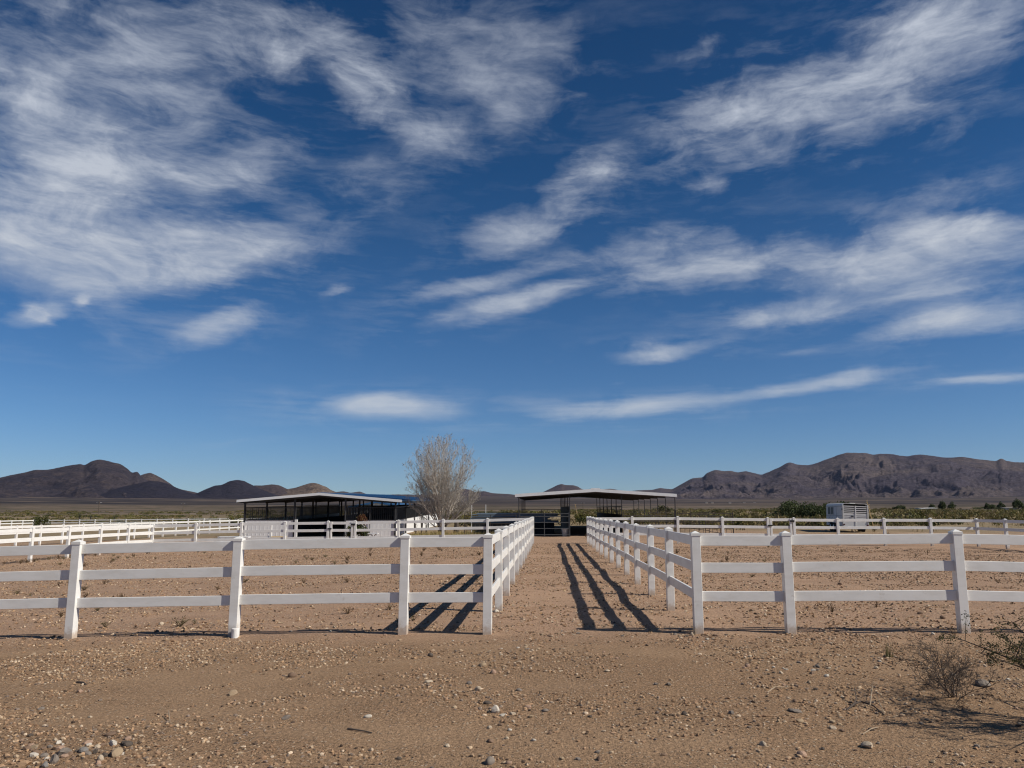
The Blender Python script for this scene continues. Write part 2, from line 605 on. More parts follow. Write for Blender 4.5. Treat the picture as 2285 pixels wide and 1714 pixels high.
M['house_tan'] = simple('tan_house_wall', (.5, .42, .32), .7, 0, .05, 1)
M['house_roof'] = simple('grey_house_roof', (.22, .20, .19), .8, 0, .1, 1)
M['bucket'] = simple('black_rubber_bucket', (.014, .014, .016), .6)
M['tub'] = simple('galvanised_tub', (.42, .44, .44), .45, .3, .15, 5)


def ground_material():
    m, T, b = mat_new('desert_ground')
    pos = T.n('ShaderNodeNewGeometry').outputs['Position']
    x, y, z = T.sep(pos)
    p2 = T.comb(x, y, 0)
    dist = T.vm('LENGTH', p2, out=1)
    big = T.noise(p2, .45, 4, .55)
    mid = T.noise(p2, 2.2, 5, .6)
    fine = T.noise(p2, 28, 4, .65)
    vfine = T.noise(p2, 120, 3, .6)
    band = T.noise(T.mapping(p2, rot=(0, 0, -.16), sc=(.28, 1.0, 1)), .9, 4, .55)
    sandy = T.rng(T.m('ADD', T.m('MULTIPLY', band, .6), T.m('ADD', T.m('MULTIPLY', big, .2), T.m('MULTIPLY', mid, .2))), .45, .57)
    # sand and gravelly dirt
    fore = T.rng(T.m('ADD', y, T.m('MULTIPLY', mid, 1.5)), 10.5, 13.0)
    c = T.mix(fore, T.mix(sandy, (.292, .186, .110), (.330, .216, .130)), T.mix(sandy, (.385, .248, .164), (.410, .268, .178)))
    c = T.mix(T.rng(mid, .4, .75), c, T.mix(.4, c, (.27, .17, .10)))
    k = T.m('ADD', T.rng(fine, .3, .7, .66, 1.34, False), T.rng(vfine, .25, .75, -.2, .2, False))
    c = T.vm('SCALE', c, k)
    # pebbles too small to build
    vo = T.n('ShaderNodeTexVoronoi'); T.put(vo.inputs['Vector'], p2); vo.inputs['Scale'].default_value = 34
    pr = T.sep(vo.outputs['Color'])
    peb = T.m('MULTIPLY', T.rng(vo.outputs['Distance'], .42, .28), T.rng(T.m('SUBTRACT', pr[0], T.m('MULTIPLY', sandy, .25)), .52, .6))
    pc = T.mix(pr[1], (.14, .09, .06), (.60, .48, .35))
    c = T.mix(T.m('MULTIPLY', peb, .8), c, pc)
    vo2 = T.n('ShaderNodeTexVoronoi'); T.put(vo2.inputs['Vector'], p2); vo2.inputs['Scale'].default_value = 13
    p2r = T.sep(vo2.outputs['Color'])
    peb2 = T.m('MULTIPLY', T.rng(vo2.outputs['Distance'], .34, .24), T.rng(p2r[0], .62, .66))
    peb2 = T.m('MULTIPLY', peb2, T.rng(dist, 11, 16))
    c = T.mix(T.m('MULTIPLY', peb2, .75), c, T.mix(p2r[1], (.10, .065, .045), (.62, .50, .38)))
    vo3 = T.n('ShaderNodeTexVoronoi'); T.put(vo3.inputs['Vector'], p2); vo3.inputs['Scale'].default_value = 62
    g3 = T.sep(vo3.outputs['Color'])
    grit = T.m('MULTIPLY', T.rng(vo3.outputs['Distance'], .55, .30), T.rng(sandy, 1.3, .1))
    c = T.mix(T.m('MULTIPLY', grit, T.rng(g3[0], .66, .70)), c, T.vm('SCALE', c, .33))
    c = T.mix(T.m('MULTIPLY', grit, T.rng(g3[1], .78, .82)), c, T.vm('SCALE', c, 1.6))
    # dry grass ground beyond the paddocks
    g1 = T.rng(T.m('ADD', y, T.m('MULTIPLY', T.noise(p2, .12, 4, .6), 26)), 62, 84)
    gn = T.noise(T.mapping(p2, sc=(.5, .18, 1)), 1.0, 6, .65)
    gc = T.mix(T.rng(gn, .35, .65), (.215, .160, .095), (.30, .235, .145))
    c = T.mix(g1, c, gc)
    # plain: scrub-speckled bands getting darker towards the mountains
    bandn = T.noise(T.mapping(p2, sc=(.0022, .011, 1)), 1.0, 6, .6)
    band2 = T.noise(T.mapping(p2, sc=(.012, .05, 1)), 1.0, 5, .65)
    fc = T.mix(T.rng(T.m('ADD', T.m('MULTIPLY', bandn, .6), T.m('MULTIPLY', band2, .4)), .40, .60), (.062, .050, .032), (.21, .155, .112))
    spk = T.noise(T.mapping(p2, sc=(.10, .035, 1)), 1.0, 5, .7)
    fc = T.mix(T.m('MULTIPLY', T.rng(spk, .56, .66), T.rng(dist, 900, 500)), fc, (.36, .28, .21))
    fc = T.mix(T.rng(T.noise(T.mapping(p2, sc=(.03, .03, 1)), 1.0, 4, .7), .50, .60), fc, (.055, .050, .026))
    c = T.mix(T.rng(dist, 150, 420), c, fc)
    farn = T.noise(T.mapping(p2, sc=(.0005, .0045, 1)), 1.0, 8, .68)
    fdark = T.mix(T.rng(farn, .42, .64), (.028, .024, .023), (.125, .092, .070))
    c = T.mix(T.rng(dist, 900, 2200), c, fdark)
    T.put(b.inputs['Base Color'], c)
    b.inputs['Roughness'].default_value = .95
    b.inputs['Specular IOR Level'].default_value = .1
    h = T.m('ADD', T.m('MULTIPLY', fine, .6), T.m('ADD', T.m('MULTIPLY', vfine, .2), T.m('ADD', T.m('MULTIPLY', peb, .3), T.m('MULTIPLY', peb2, .6))))
    bp = T.n('ShaderNodeBump')
    bp.inputs['Distance'].default_value = .06
    T.put(bp.inputs['Strength'], T.rng(dist, 60, 250, .78, .1))
    T.put(bp.inputs['Height'], h)
    T.put(b.inputs['Normal'], bp.outputs[0])
    return m


def mountain_material(name, c1, c2, c3):
    m, T, b = mat_new(name)
    pos = T.n('ShaderNodeNewGeometry').outputs['Position']
    n1 = T.noise(pos, .0016, 7, .6)
    n2 = T.noise(T.mapping(pos, sc=(1, 1, 2.2)), .012, 9, .72)
    n3 = T.noise(T.mapping(pos, sc=(1, 1, 1.6)), .045, 6, .75)
    c = T.mix(T.rng(n1, .40, .62), c1, c2)
    c = T.mix(T.m('MULTIPLY', T.rng(n2, .50, .66), .72), c, c3)
    c = T.vm('SCALE', c, T.rng(n3, .32, .68, .42, 1.58, False))
    T.put(b.inputs['Base Color'], c)
    b.inputs['Roughness'].default_value = .95
    b.inputs['Specular IOR Level'].default_value = .05
    bp = T.n('ShaderNodeBump'); bp.inputs['Strength'].default_value = .9; bp.inputs['Distance'].default_value = 34
    T.put(bp.inputs['Height'], T.m('ADD', n2, T.m('MULTIPLY', n3, .35)))
    T.put(b.inputs['Normal'], bp.outputs[0])
    return m


# ------------------------------------------------------------------ ground
def build_ground():
    radii = [0.25]
    def grow(to, k):
        while radii[-1] < to:
            radii.append(radii[-1] * k)
    grow(3.0, 1.25); grow(12, 1.0062); grow(60, 1.0105); grow(420, 1.022); grow(16500, 1.06)
    R = np.array(radii)
    c = -math.degrees(YAW)
    A = list(np.arange(c - 41, c + 41.01, .2)) + list(np.arange(c + 46, c + 319 - 2, 6.0))
    A = np.radians(np.array(A))
    rr, aa = np.meshgrid(R, A, indexing='ij')
    X = rr * np.sin(aa); Y = rr * np.cos(aa)
    Z = zfull(X, Y)
    nr, na = rr.shape
    V = np.stack([X, Y, Z], -1).reshape(-1, 3)
    i = np.arange(nr - 1)[:, None] * na; j = np.arange(na)[None, :]
    j2 = (j + 1) % na
    F = np.stack([i + j, i + na + j, i + na + j2, i + j2], -1).reshape(-1, 4)[:, ::-1]
    me = np_mesh('ground', V, F, ground_material(), smooth=True)
    bm_c = len(V)
    o = link_mesh('ground', me)
    setp(o, kind='structure', label='tan gravelly desert ground running out to the mountains')
    return o


build_ground()


# ------------------------------------------------------------------ mountains
def skyline(pts):
    a = []; s = []
    for px, py in pts:
        d = ray(px, py)
        a.append(math.degrees(math.atan2(d[0], d[1]))); s.append(d[2] / math.hypot(d[0], d[1]))
    return np.array(a), np.array(s)


def mountain(pts, R, wf, wb, mat, seed, label, rough=.22, e0=1.15, e1=1.5, gully=1.5, jag=.012, soft=1.0):
    a, s = skyline(pts)
    az_ = np.arange(a[0], a[-1], .055)
    # soften the joints of the traced line
    fine = np.interp(az_, a, s)
    k = np.array([1, 2, 3, 2, 1]) / 9.
    fine = np.convolve(np.pad(fine, 2, mode='edge'), k, 'valid')
    zr = CAM_H + fine * R
    nf, nb = 64, 14
    v = np.concatenate([np.linspace(0, 1, nf), 1 + np.linspace(0, 1, nb + 1)[1:]])
    AZ, VV = np.meshgrid(np.radians(az_), v, indexing='ij')
    sx = np.degrees(AZ) * R * .0175
    foot = wf * (.8 + .45 * fbm(sx / 900., sx * 0 + 4, seed + 50, 3))
    RR = np.where(VV <= 1, R - foot * (1 - VV), R + wb * (VV - 1))
    X = RR * np.sin(AZ); Y = RR * np.cos(AZ)
    base = zg(X, Y) - 8
    zt = zr[:, None]
    vv = np.clip(VV, 0, 1)
    warp = (fbm(sx / 500., RR / 500., seed + 9, 3) - .5) * 2.0
    sp = ridged(sx / (520. / gully) + warp, RR / 2600. + warp * .4, seed, 4)
    ex = e0 + (e1) * (1 - sp) * 1.15
    prof = vv ** ex
    body = (zt - base)
    nz = (ridged(sx / 340. + warp, RR / 520., seed + 3, 6, .52) - .45)
    env = np.sin(np.clip(vv, 0, 1) * math.pi) ** .8
    Z = base + body * np.clip(prof + rough * nz * env * .9, 0, None)
    Z = np.minimum(Z, CAM_H + (fine[:, None] - .0004 * (1 - vv)) * RR)
    bk = np.clip(VV - 1, 0, 1)
    Z = np.where(VV > 1, base + body * (1 - bk) ** 1.2 * (1 - .25 * bk * nz), Z)
    jn = (fbm(sx / 75., sx * 0, seed + 77, 4, .6) - .5)
    Z = Z + np.where(np.abs(vv - 1) < .02, jn * jag * 3.2 * np.maximum(body, 60), 0)
    n0, n1 = Z.shape
    V = np.stack([X, Y, Z], -1).reshape(-1, 3)
    i = np.arange(n0 - 1)[:, None] * n1; j = np.arange(n1 - 1)[None, :]
    F = np.stack([i + j, i + n1 + j, i + n1 + j + 1, i + j + 1], -1).reshape(-1, 4)
    me = np_mesh('mountain', V, F, mat, smooth=True)
    o = link_mesh('mountain', me)
    setp(o, label=label, kind='structure')
    return o


def c5(pts):
    return [(x / 2.458, 1000 + y / 2.458) for x, y in pts]


def c6(pts):
    return [(1400 + x / 2.5, 980 + y / 2.5) for x, y in pts]


MM_dark = mountain_material('basalt_slope_in_cloud_shadow', (.032, .028, .036), (.052, .042, .046), (.095, .072, .062))  # cloud shadow over the left range put into its dark rock colour
MM_dark2 = mountain_material('blue_black_cloud_shade_slope', (.024, .022, .032), (.031, .027, .036), (.042, .036, .040))  # front hills coloured darker and bluer for the cloud shadow on them
MM_tan = mountain_material('sunlit_tan_rocky_slope', (.13, .095, .072), (.21, .155, .11), (.06, .047, .043))  # tan rock, coloured brighter for the sun on this peak
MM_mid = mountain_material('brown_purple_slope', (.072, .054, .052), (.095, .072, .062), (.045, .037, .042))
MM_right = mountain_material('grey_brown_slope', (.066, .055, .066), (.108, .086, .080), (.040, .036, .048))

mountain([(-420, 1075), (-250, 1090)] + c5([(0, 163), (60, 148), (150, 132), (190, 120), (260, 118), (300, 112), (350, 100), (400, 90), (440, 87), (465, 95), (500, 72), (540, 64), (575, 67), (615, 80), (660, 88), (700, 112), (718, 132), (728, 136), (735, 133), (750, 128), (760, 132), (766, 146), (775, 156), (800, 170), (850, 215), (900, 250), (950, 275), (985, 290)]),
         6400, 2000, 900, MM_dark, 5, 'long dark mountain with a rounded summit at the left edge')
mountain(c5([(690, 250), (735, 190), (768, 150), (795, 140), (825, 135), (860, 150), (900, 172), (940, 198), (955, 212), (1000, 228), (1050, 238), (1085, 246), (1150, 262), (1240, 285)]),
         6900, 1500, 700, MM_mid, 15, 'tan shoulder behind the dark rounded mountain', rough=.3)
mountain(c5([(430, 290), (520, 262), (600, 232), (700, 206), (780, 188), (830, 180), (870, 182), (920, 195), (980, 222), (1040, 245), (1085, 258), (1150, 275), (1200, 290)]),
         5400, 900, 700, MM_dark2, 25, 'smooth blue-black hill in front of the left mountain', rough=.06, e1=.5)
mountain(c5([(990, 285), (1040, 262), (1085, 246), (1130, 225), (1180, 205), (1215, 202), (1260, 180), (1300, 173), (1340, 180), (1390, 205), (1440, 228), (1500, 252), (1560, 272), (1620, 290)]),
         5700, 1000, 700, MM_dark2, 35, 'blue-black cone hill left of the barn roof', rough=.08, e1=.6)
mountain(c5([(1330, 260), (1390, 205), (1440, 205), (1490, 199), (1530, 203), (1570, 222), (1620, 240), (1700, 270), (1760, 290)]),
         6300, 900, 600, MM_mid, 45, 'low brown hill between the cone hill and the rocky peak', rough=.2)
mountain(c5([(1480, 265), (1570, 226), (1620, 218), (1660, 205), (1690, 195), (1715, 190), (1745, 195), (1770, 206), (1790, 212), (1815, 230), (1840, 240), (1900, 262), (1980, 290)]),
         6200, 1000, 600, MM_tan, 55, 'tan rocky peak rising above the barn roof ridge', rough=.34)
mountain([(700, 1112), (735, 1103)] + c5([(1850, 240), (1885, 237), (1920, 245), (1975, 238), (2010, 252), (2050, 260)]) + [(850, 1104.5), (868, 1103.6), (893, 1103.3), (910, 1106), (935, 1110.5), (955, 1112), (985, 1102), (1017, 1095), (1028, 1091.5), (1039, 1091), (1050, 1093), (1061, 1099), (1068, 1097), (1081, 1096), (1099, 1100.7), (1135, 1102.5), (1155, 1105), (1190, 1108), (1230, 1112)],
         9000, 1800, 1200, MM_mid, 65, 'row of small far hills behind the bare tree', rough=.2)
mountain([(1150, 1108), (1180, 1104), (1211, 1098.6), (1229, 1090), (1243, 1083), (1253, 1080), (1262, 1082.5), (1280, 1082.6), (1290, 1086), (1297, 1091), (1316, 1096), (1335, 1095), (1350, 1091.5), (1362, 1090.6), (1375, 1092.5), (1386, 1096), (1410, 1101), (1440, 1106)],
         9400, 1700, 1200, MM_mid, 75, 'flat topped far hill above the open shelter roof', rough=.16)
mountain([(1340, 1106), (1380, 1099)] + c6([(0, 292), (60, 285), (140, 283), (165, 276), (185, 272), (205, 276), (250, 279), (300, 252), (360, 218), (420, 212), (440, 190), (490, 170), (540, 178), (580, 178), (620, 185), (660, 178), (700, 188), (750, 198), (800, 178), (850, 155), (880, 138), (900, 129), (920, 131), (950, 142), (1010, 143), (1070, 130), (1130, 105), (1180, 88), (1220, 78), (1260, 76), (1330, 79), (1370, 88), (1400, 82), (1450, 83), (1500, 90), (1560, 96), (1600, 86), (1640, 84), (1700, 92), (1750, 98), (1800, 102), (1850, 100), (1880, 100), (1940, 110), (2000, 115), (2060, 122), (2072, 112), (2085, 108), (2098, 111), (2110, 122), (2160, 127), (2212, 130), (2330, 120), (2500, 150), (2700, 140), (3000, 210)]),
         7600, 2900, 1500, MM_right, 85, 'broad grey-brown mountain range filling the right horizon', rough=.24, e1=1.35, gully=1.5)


# ------------------------------------------------------------------ white vinyl fences
POST_H, PW = 1.41, .127
RAILS = (.507, .907, 1.287)
RH, RT = .14, .038


def _post_mesh():
    b = MB().box(-PW / 2, PW / 2, -PW / 2, PW / 2, -.25, POST_H - .045)
    return b.mesh('post', M['vinyl_post'], bevel=.004)


def _cap_mesh():
    b = MB()
    w = PW / 2 + .006; z0 = POST_H - .06; z1 = POST_H - .022; z2 = POST_H + .012
    b.box(-w, w, -w, w, z0, z1)
    w2 = w - .004
    b._add([(-w2, -w2, z1), (w2, -w2, z1), (w2, w2, z1), (-w2, w2, z1), (0, 0, z2)], [(0, 1, 4), (1, 2, 4), (2, 3, 4), (3, 0, 4)])
    return b.mesh('cap', M['vinyl'], 0)


POST_ME, CAP_ME = _post_mesh(), _cap_mesh()
_rail_cache = {}


def rail_mesh(L):
    k = round(L, 2)
    if k not in _rail_cache:
        _rail_cache[k] = MB().box(-k / 2, k / 2, -RT / 2, RT / 2, -RH / 2, RH / 2).mesh('rail', M['vinyl'], bevel=.004)
    return _rail_cache[k]


def add_post(root, x, y, rz, lean=.006):
    z = float(zfull(x, y)); r = Vector(root.location)
    p = link_mesh('post', POST_ME, root, Vector((x, y, z)) - r, (random.uniform(-lean, lean), random.uniform(-lean, lean), rz))
    link_mesh('cap', CAP_ME, p)
    return z


def fence(label, pts, group=None, start=True, end=True, gaps=()):
    """pts: post positions; gaps: indices i where no rails run from post i to i+1"""
    root = empty('ranch_fence', (pts[0][0], pts[0][1], float(zfull(*pts[0]))), label=label, cat='fence', group=group)
    zs = []
    for i, (x, y) in enumerate(pts):
        q = pts[min(i + 1, len(pts) - 1)]; p = pts[max(i - 1, 0)]
        rz = math.atan2(q[1] - p[1], q[0] - p[0])
        if (i == 0 and not start) or (i == len(pts) - 1 and not end):
            zs.append(float(zfull(x, y)))
        else:
            zs.append(add_post(root, x, y, rz))
    r0 = Vector(root.location)
    for i in range(len(pts) - 1):
        if i in gaps: continue
        p = Vector((*pts[i], zs[i])); q = Vector((*pts[i + 1], zs[i + 1]))
        d = q - p; L = d.length
        for h in RAILS:
            o = link_mesh('rail', rail_mesh(L - PW + .02), root, (p + q) / 2 + Vector((0, 0, h + random.uniform(-.008, .008))) - r0,
                          (0, -math.atan2(d.z, math.hypot(d.x, d.y)) + random.uniform(-.002, .002), math.atan2(d.y, d.x)))
    return root


def gate(label, pa, pb, latch_first=True):
    """small rail gate hung between two fence posts"""
    za, zb = float(zfull(*pa)), float(zfull(*pb))
    root = empty('paddock_gate', (pa[0], pa[1], za), label=label, cat='gate')
    d = Vector((pb[0] - pa[0], pb[1] - pa[1], 0)); L = d.length; rz = math.atan2(d.y, d.x)
    root.rotation_euler = (0, 0, rz)
    s0, s1 = .16, L - .16
    for s in (s0, s1):
        MB().box(s - .05, s + .05, -.05, .05, .10, POST_H - .05).build('stile', M['vinyl'], root, bevel=.004)
    for h in RAILS:
        MB().box(s0 + .05, s1 - .05, -RT / 2, RT / 2, h - RH / 2, h + RH / 2).build('rail', M['vinyl'], root, bevel=.004)
    ls, hs = (s0, s1) if latch_first else (s1, s0)
    MB().box(ls - .17 if latch_first else ls - .05, ls + .05 if latch_first else ls + .17, -.085, -.0645, .96, 1.03).build('latch', M['black'], root)
    for h in (.32, 1.22):
        MB().box(hs - .05, hs + .17, -.085, -.0645, h - .05, h + .05).build('hinge', M['black'], root)
    return root


SP = 2.44
YF = 11.4       # front run
YB = 40.9       # back run
XL, XR = -.89, 2.10
# front runs, posts where the photograph has them
lx = [XL, x_at(902, YF, 1300), x_at(528, YF, 1300), x_at(168, YF, 1300)]
lx += [lx[-1] - SP, lx[-1] - 2 * SP]
fence('near white three-rail fence running left from the lane entrance', [(x, YF) for x in lx])
rx = [XR, x_at(1758, YF, 1300), x_at(2141, YF, 1300)]
rx += [rx[-1] + SP, rx[-1] + 2 * SP]
fence('near white three-rail fence running right from the lane entrance', [(x, YF) for x in rx])
nl = 12
stepL = (YB - YF) / nl
fence('white lane fence on the left with sunlit rails', [(XL + .004 * k, YF + stepL * k) for k in range(nl + 1)], start=False)
fence('white lane fence on the right casting striped shadows on the lane', [(XR - .006 * k, YF + stepL * k) for k in range(nl + 1)], start=False)
# back runs with their gates
bl = [XL + .05] + [x_at(p, YB) for p in (1088, 989, 890, 793, 733, 637, 540, 439, 343)]
fence('white cross fence behind the left paddock in front of the barn', [(x, YB) for x in bl], start=False, gaps=(4,))
gate('white gate with black hinges in the left cross fence before the barn', (bl[5], YB), (bl[4], YB), True)
br = [XR - .07] + [x_at(p, YB) for p in (1411, 1512, 1612, 1713, 1771, 1869, 1972, 2075.6, 2178.5)]
fence('white cross fence behind the right paddock in front of the trailer', [(x, YB) for x in br], start=False, gaps=(4,))
gate('white gate with black hinges in the right cross fence left of the trailer', (br[4], YB), (br[5], YB), True)
# sides of the paddocks
xs = bl[-1]
fence('white side fence closing the left paddock on its far left', [(xs, YB - SP * k) for k in range(0, 6)], start=False)
xr = br[-1]
fence('white shaded side fence leading off the right edge of the picture', [(xr, YB - 2.5 * k) for k in range(0, 4)], start=False)
fence('sunlit white fence of the next paddock slanting behind the left one', [(-35.0, 47.5 + SP * k) for k in range(0, 20)])
fx0 = x_at(75, 117)
fence('farthest white fence on the left running level below the scrub', [(fx0 + SP * k, 117.0) for k in range(0, 17)])
fence('short white fence end at the far left below the scrub', [(fx0, 117 - SP * k) for k in range(0, 5)], start=False)
# broken vinyl stub at the foot of a post
x, y, z = on_ground(520, 1425)
st = MB().tube([(0, 0, -.04), (0, 0, .125), (0, 0, .132)], [.056, .056, .05], 16).build('pipe_stub', M['vinyl'], None, (x, YF - PW / 2 - .06, float(zfull(x, YF - .12))))
setp(st, 'short white pipe stub standing against the foot of a front fence post', 'pipe stub')


# ------------------------------------------------------------------ barn on the left
def corrugated(x0, x1, z0, z1, pitch=.3, dep=.007):
    """wall sheet along x, front at y=0, ribbed"""
    n = max(2, int(round((x1 - x0) / pitch)))
    prof = []
    w = (x1 - x0) / n
    for i in range(n):
        a = x0 + i * w
        prof += [(a, 0), (a + w * .7, 0), (a + w * .78, -dep), (a + w * .92, -dep)]
    prof += [(x1, 0)]
    mb = MB()
    front = [(x, y - .0) for x, y in prof]
    pts = front + [(x1, .04), (x0, .04)]
    k = len(pts)
    vs = [(x, y, z0) for x, y in pts] + [(x, y, z1) for x, y in pts]
    fs = [(i, (i + 1) % k, (i + 1) % k + k, i + k) for i in range(k)] + [tuple(range(k - 1, -1, -1)), tuple(range(k, 2 * k))]
    mb._add(vs, fs)
    return mb


def grille(x0, x1, z0, z1, n, r=.009):
    mb = MB()
    mb.box(x0, x1, -.02, .02, z0, z0 + .04)
    mb.box(x0, x1, -.02, .02, z1 - .04, z1)
    for i in range(n):
        x = x0 + (x1 - x0) * (i + .5) / n
        mb.box(x - r, x + r, -r, r, z0 + .04, z1 - .04)
    return mb


def stuff(o):
    o['kind'] = 'stuff'
    return o


barn = empty('horse_barn', (-16.32, 55.0, -.05), (.0150, 0, .032),
             label='open white horse barn with a low blue roof and barred stalls', cat='barn')
BX = (-5.4, -1.82, 1.82, 5.4)
BAY = 4.76
NB = 6
HW = 1.10; HG = 2.02
E_T, R_T, HALF = 2.52, 3.02, 5.86
# roof slopes with standing ribs
for sgn in (-1, 1):
    mb = MB()
    prof = [(sgn * HALF, E_T - .07), (0, R_T - .07), (0, R_T), (sgn * HALF, E_T)]
    mb.prism(prof, -.35, BAY * NB + .35)
    rf = mb.build('roof_slope', M['blue_roof'], barn)
    mb = MB()
    nrib = int((BAY * NB + .7) / .45)
    for i in range(nrib + 1):
        yy = -.35 + .02 + i * (BAY * NB + .66) / nrib
        mb.bar((sgn * .03, yy, R_T + .012), (sgn * HALF, yy, E_T + .012), .03, .03)
    stuff(mb.build('rib', M['blue_roof'], rf))
MB().bar((0, -.36, R_T + .03), (0, BAY * NB + .36, R_T + .03), .3, .03).build('ridge_cap', M['blue_roof'], barn)
for sgn in (-1, 1):
    MB().prism([(sgn * (HALF + .03), E_T - .15), (0, R_T - .15), (0, R_T + .03), (sgn * (HALF + .03), E_T + .03)], -.40, -.353).build('fascia', M['white_trim'], barn)
    MB().box(sgn * HALF - .03, sgn * HALF + .03, -.352, BAY * NB + .35, E_T - .20, E_T - .072).build('eave_beam', M['steel_dark'], barn)
# rafters and purlins under the roof
for k in range(NB + 1):
    for sgn in (-1, 1):
        MB().bar((0, k * BAY, R_T - .19), (sgn * 5.5, k * BAY, E_T - .17), .10, .16).build('rafter', M['steel_dark'], barn)
for k in range(NB + 1):
    for x in BX:
        zt = R_T - .25 - abs(x) / HALF * (R_T - E_T)
        MB().box(x - .055, x + .055, k * BAY - .055, k * BAY + .055, -.35, zt).build('post', M['steel_dark'], barn)
# front stall fronts
for (a, b_, n) in ((BX[0], BX[1], 34), (BX[2], BX[3], 34)):
    corrugated(a + .06, b_ - .06, -.35, HW).build('wall_panel', M['white_wall'], barn)
    stuff(grille(a + .06, b_ - .06, HW + .002, HG, 24).build('grille', M['steel_dark'], barn))
# thin lighter uprights on the front of the grilles
for x in (BX[1] + .12, BX[2] + .02, BX[3] - .01, 3.6):
    MB().box(x - .02, x + .02, -.09, -.058, .2, HG).build('upright', M['pipe'], barn)
MB().box(BX[1] + .08, BX[1] + .25, -.16, .0, -.35, 1.16).build('door_jamb', M['white_wall'], barn)
# sides
def side_panel(xw, y0, y1, flip, white=True, n=36):
    rz = math.pi / 2 if flip else -math.pi / 2
    L = y1 - y0 - .13
    o1 = corrugated(-L / 2, L / 2, -.35, HW).build('wall_panel', M['white_wall'] if white else M['mat_black'], barn, (xw, (y0 + y1) / 2, 0), (0, 0, rz))  # inner aisle walls coloured black for the shade under the roof
    o2 = stuff(grille(-L / 2, L / 2, HW + .002, HG, n, .011).build('grille', M['steel_dark'], barn, (xw, (y0 + y1) / 2, 0), (0, 0, rz)))
for k in range(NB):
    side_panel(BX[3], k * BAY, (k + 1) * BAY, True)
    side_panel(BX[0], k * BAY, (k + 1) * BAY, False)
    side_panel(BX[1], k * BAY, (k + 1) * BAY, True, False, 30)
    side_panel(BX[2], k * BAY, (k + 1) * BAY, False, False, 30)
    # pale uprights down the sunny side
    MB().box(BX[3] + .06, BX[3] + .09, (k + 1) * BAY - .02, (k + 1) * BAY + .03, -.2, HG).build('upright', M['pipe'], barn)
    # stall partitions
    for (a, b_) in ((BX[2], BX[3]),):
        yy = (k + 1) * BAY
        MB().box(a + .06, b_ - .06, yy - .02, yy + .02, -.35, HW + .2).build('partition', M['mat_black'], barn)
        stuff(grille(a + .06, b_ - .06, HW + .202, HG, 20, .012).build('grille', M['steel_dark'], barn, (0, yy, 0)))
MB().box(BX[1] + .06, BX[2] - .06, BAY * NB - .02, BAY * NB + .02, -.35, HG - .1).build('back_door', M['mat_black'], barn)
MB().box(BX[3] + .003, BX[3] + .003 + .04, -.075, .075, HG, HG + .05).build('top_rail', M['pipe'], barn)
for k in range(NB):
    MB().box(BX[3] - .02, BX[3] + .03, k * BAY + .06, (k + 1) * BAY - .06, HG + .002, HG + .045).build('top_rail', M['pipe'], barn)

# house with blue gable far behind the barn
hl, hr_ = at_y(779, 1130, 125), at_y(903, 1129.5, 125)
hc = (hl[0] + hr_[0]) / 2; hw2 = (hr_[0] - hl[0]) / 2
hz = float(zfull(hc, 125))
ez = float(hl[2]) - hz; az_top = float(at_y(842, 1118.5, 125)[2]) - hz
house = empty('white_house', (hc, 125, hz), (0.008, 0, .035), label='white building with blue gable roof seen through the horse barn', cat='building')
MB().prism([(-hw2 + .4, -.6), (hw2 - .4, -.6), (hw2 - .4, ez - .05), (0, az_top - .22), (-hw2 + .4, ez - .05)], 0, 22).build('wall', M['white_wall'], house)
for sgn in (-1, 1):
    MB().prism([(sgn * hw2, ez - .12), (0, az_top - .15), (0, az_top), (sgn * hw2, ez)], -.35, 22.4).build('roof_slope', M['blue_roof'], house)
    MB().prism([(sgn * hw2, ez - .28), (0, az_top - .31), (0, az_top + .01), (sgn * hw2, ez + .01)], -.42, -.355).build('fascia', M['blue_roof'], house)
MB().box(-1.1, 1.1, -.04, -.003, -.6, 2.2).build('door', M['trailer_grey'], house)


# ------------------------------------------------------------------ open shelter at the end of the lane
sh = empty('shade_shelter', (3.0, 50.0, .09), (.004, 0, .0105), label='open steel shelter with a pale low gable roof beyond the lane', cat='shelter')
SX = (-4.94, -1.66, 1.66, 5.04)
SB, SN = 3.66, 6
SE, SR, SHF = 2.66, 2.99, 5.14
for sgn in (-1, 1):
    mb = MB().prism([(sgn * SHF, SE - .06), (0, SR - .06), (0, SR), (sgn * SHF, SE)], -.08, SB * SN + .3)
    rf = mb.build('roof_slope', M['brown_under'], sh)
    MB().prism([(sgn * (SHF + .002), SE + .002), (0, SR + .002), (0, SR + .03), (sgn * (SHF + .002), SE + .03)], -.08, SB * SN + .3).build('roof_sheet', M['galv'], rf)
    MB().prism([(sgn * (SHF + .02), SE - .16), (0, SR - .16), (0, SR + .035), (sgn * (SHF + .02), SE + .035)], -.13, -.083).build('fascia', M['galv'], sh)
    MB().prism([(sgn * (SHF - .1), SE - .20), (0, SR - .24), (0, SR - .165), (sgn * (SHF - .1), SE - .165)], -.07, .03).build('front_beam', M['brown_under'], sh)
MB().box(-.28, .28, -.12, .5, SR + .031, SR + .075).build('ridge_cap', M['galv'], sh)
for k in range(SN + 1):
    for x in SX:
        zt = SR - .21 - abs(x) / SHF * (SR - SE)
        hw_ = .017 if x < -3 else .025
        MB().box(x - hw_, x + hw_, k * SB - hw_, k * SB + hw_, -.3, zt).build('post', M['steel_dark'], sh)
    if k:
        MB().bar((-SHF + .1, k * SB, SE - .14), (0, k * SB, SR - .13), .06, .10).build('rafter', M['steel_dark'], sh)
        MB().bar((SHF - .1, k * SB, SE - .14), (0, k * SB, SR - .13), .06, .10).build('rafter', M['steel_dark'], sh)
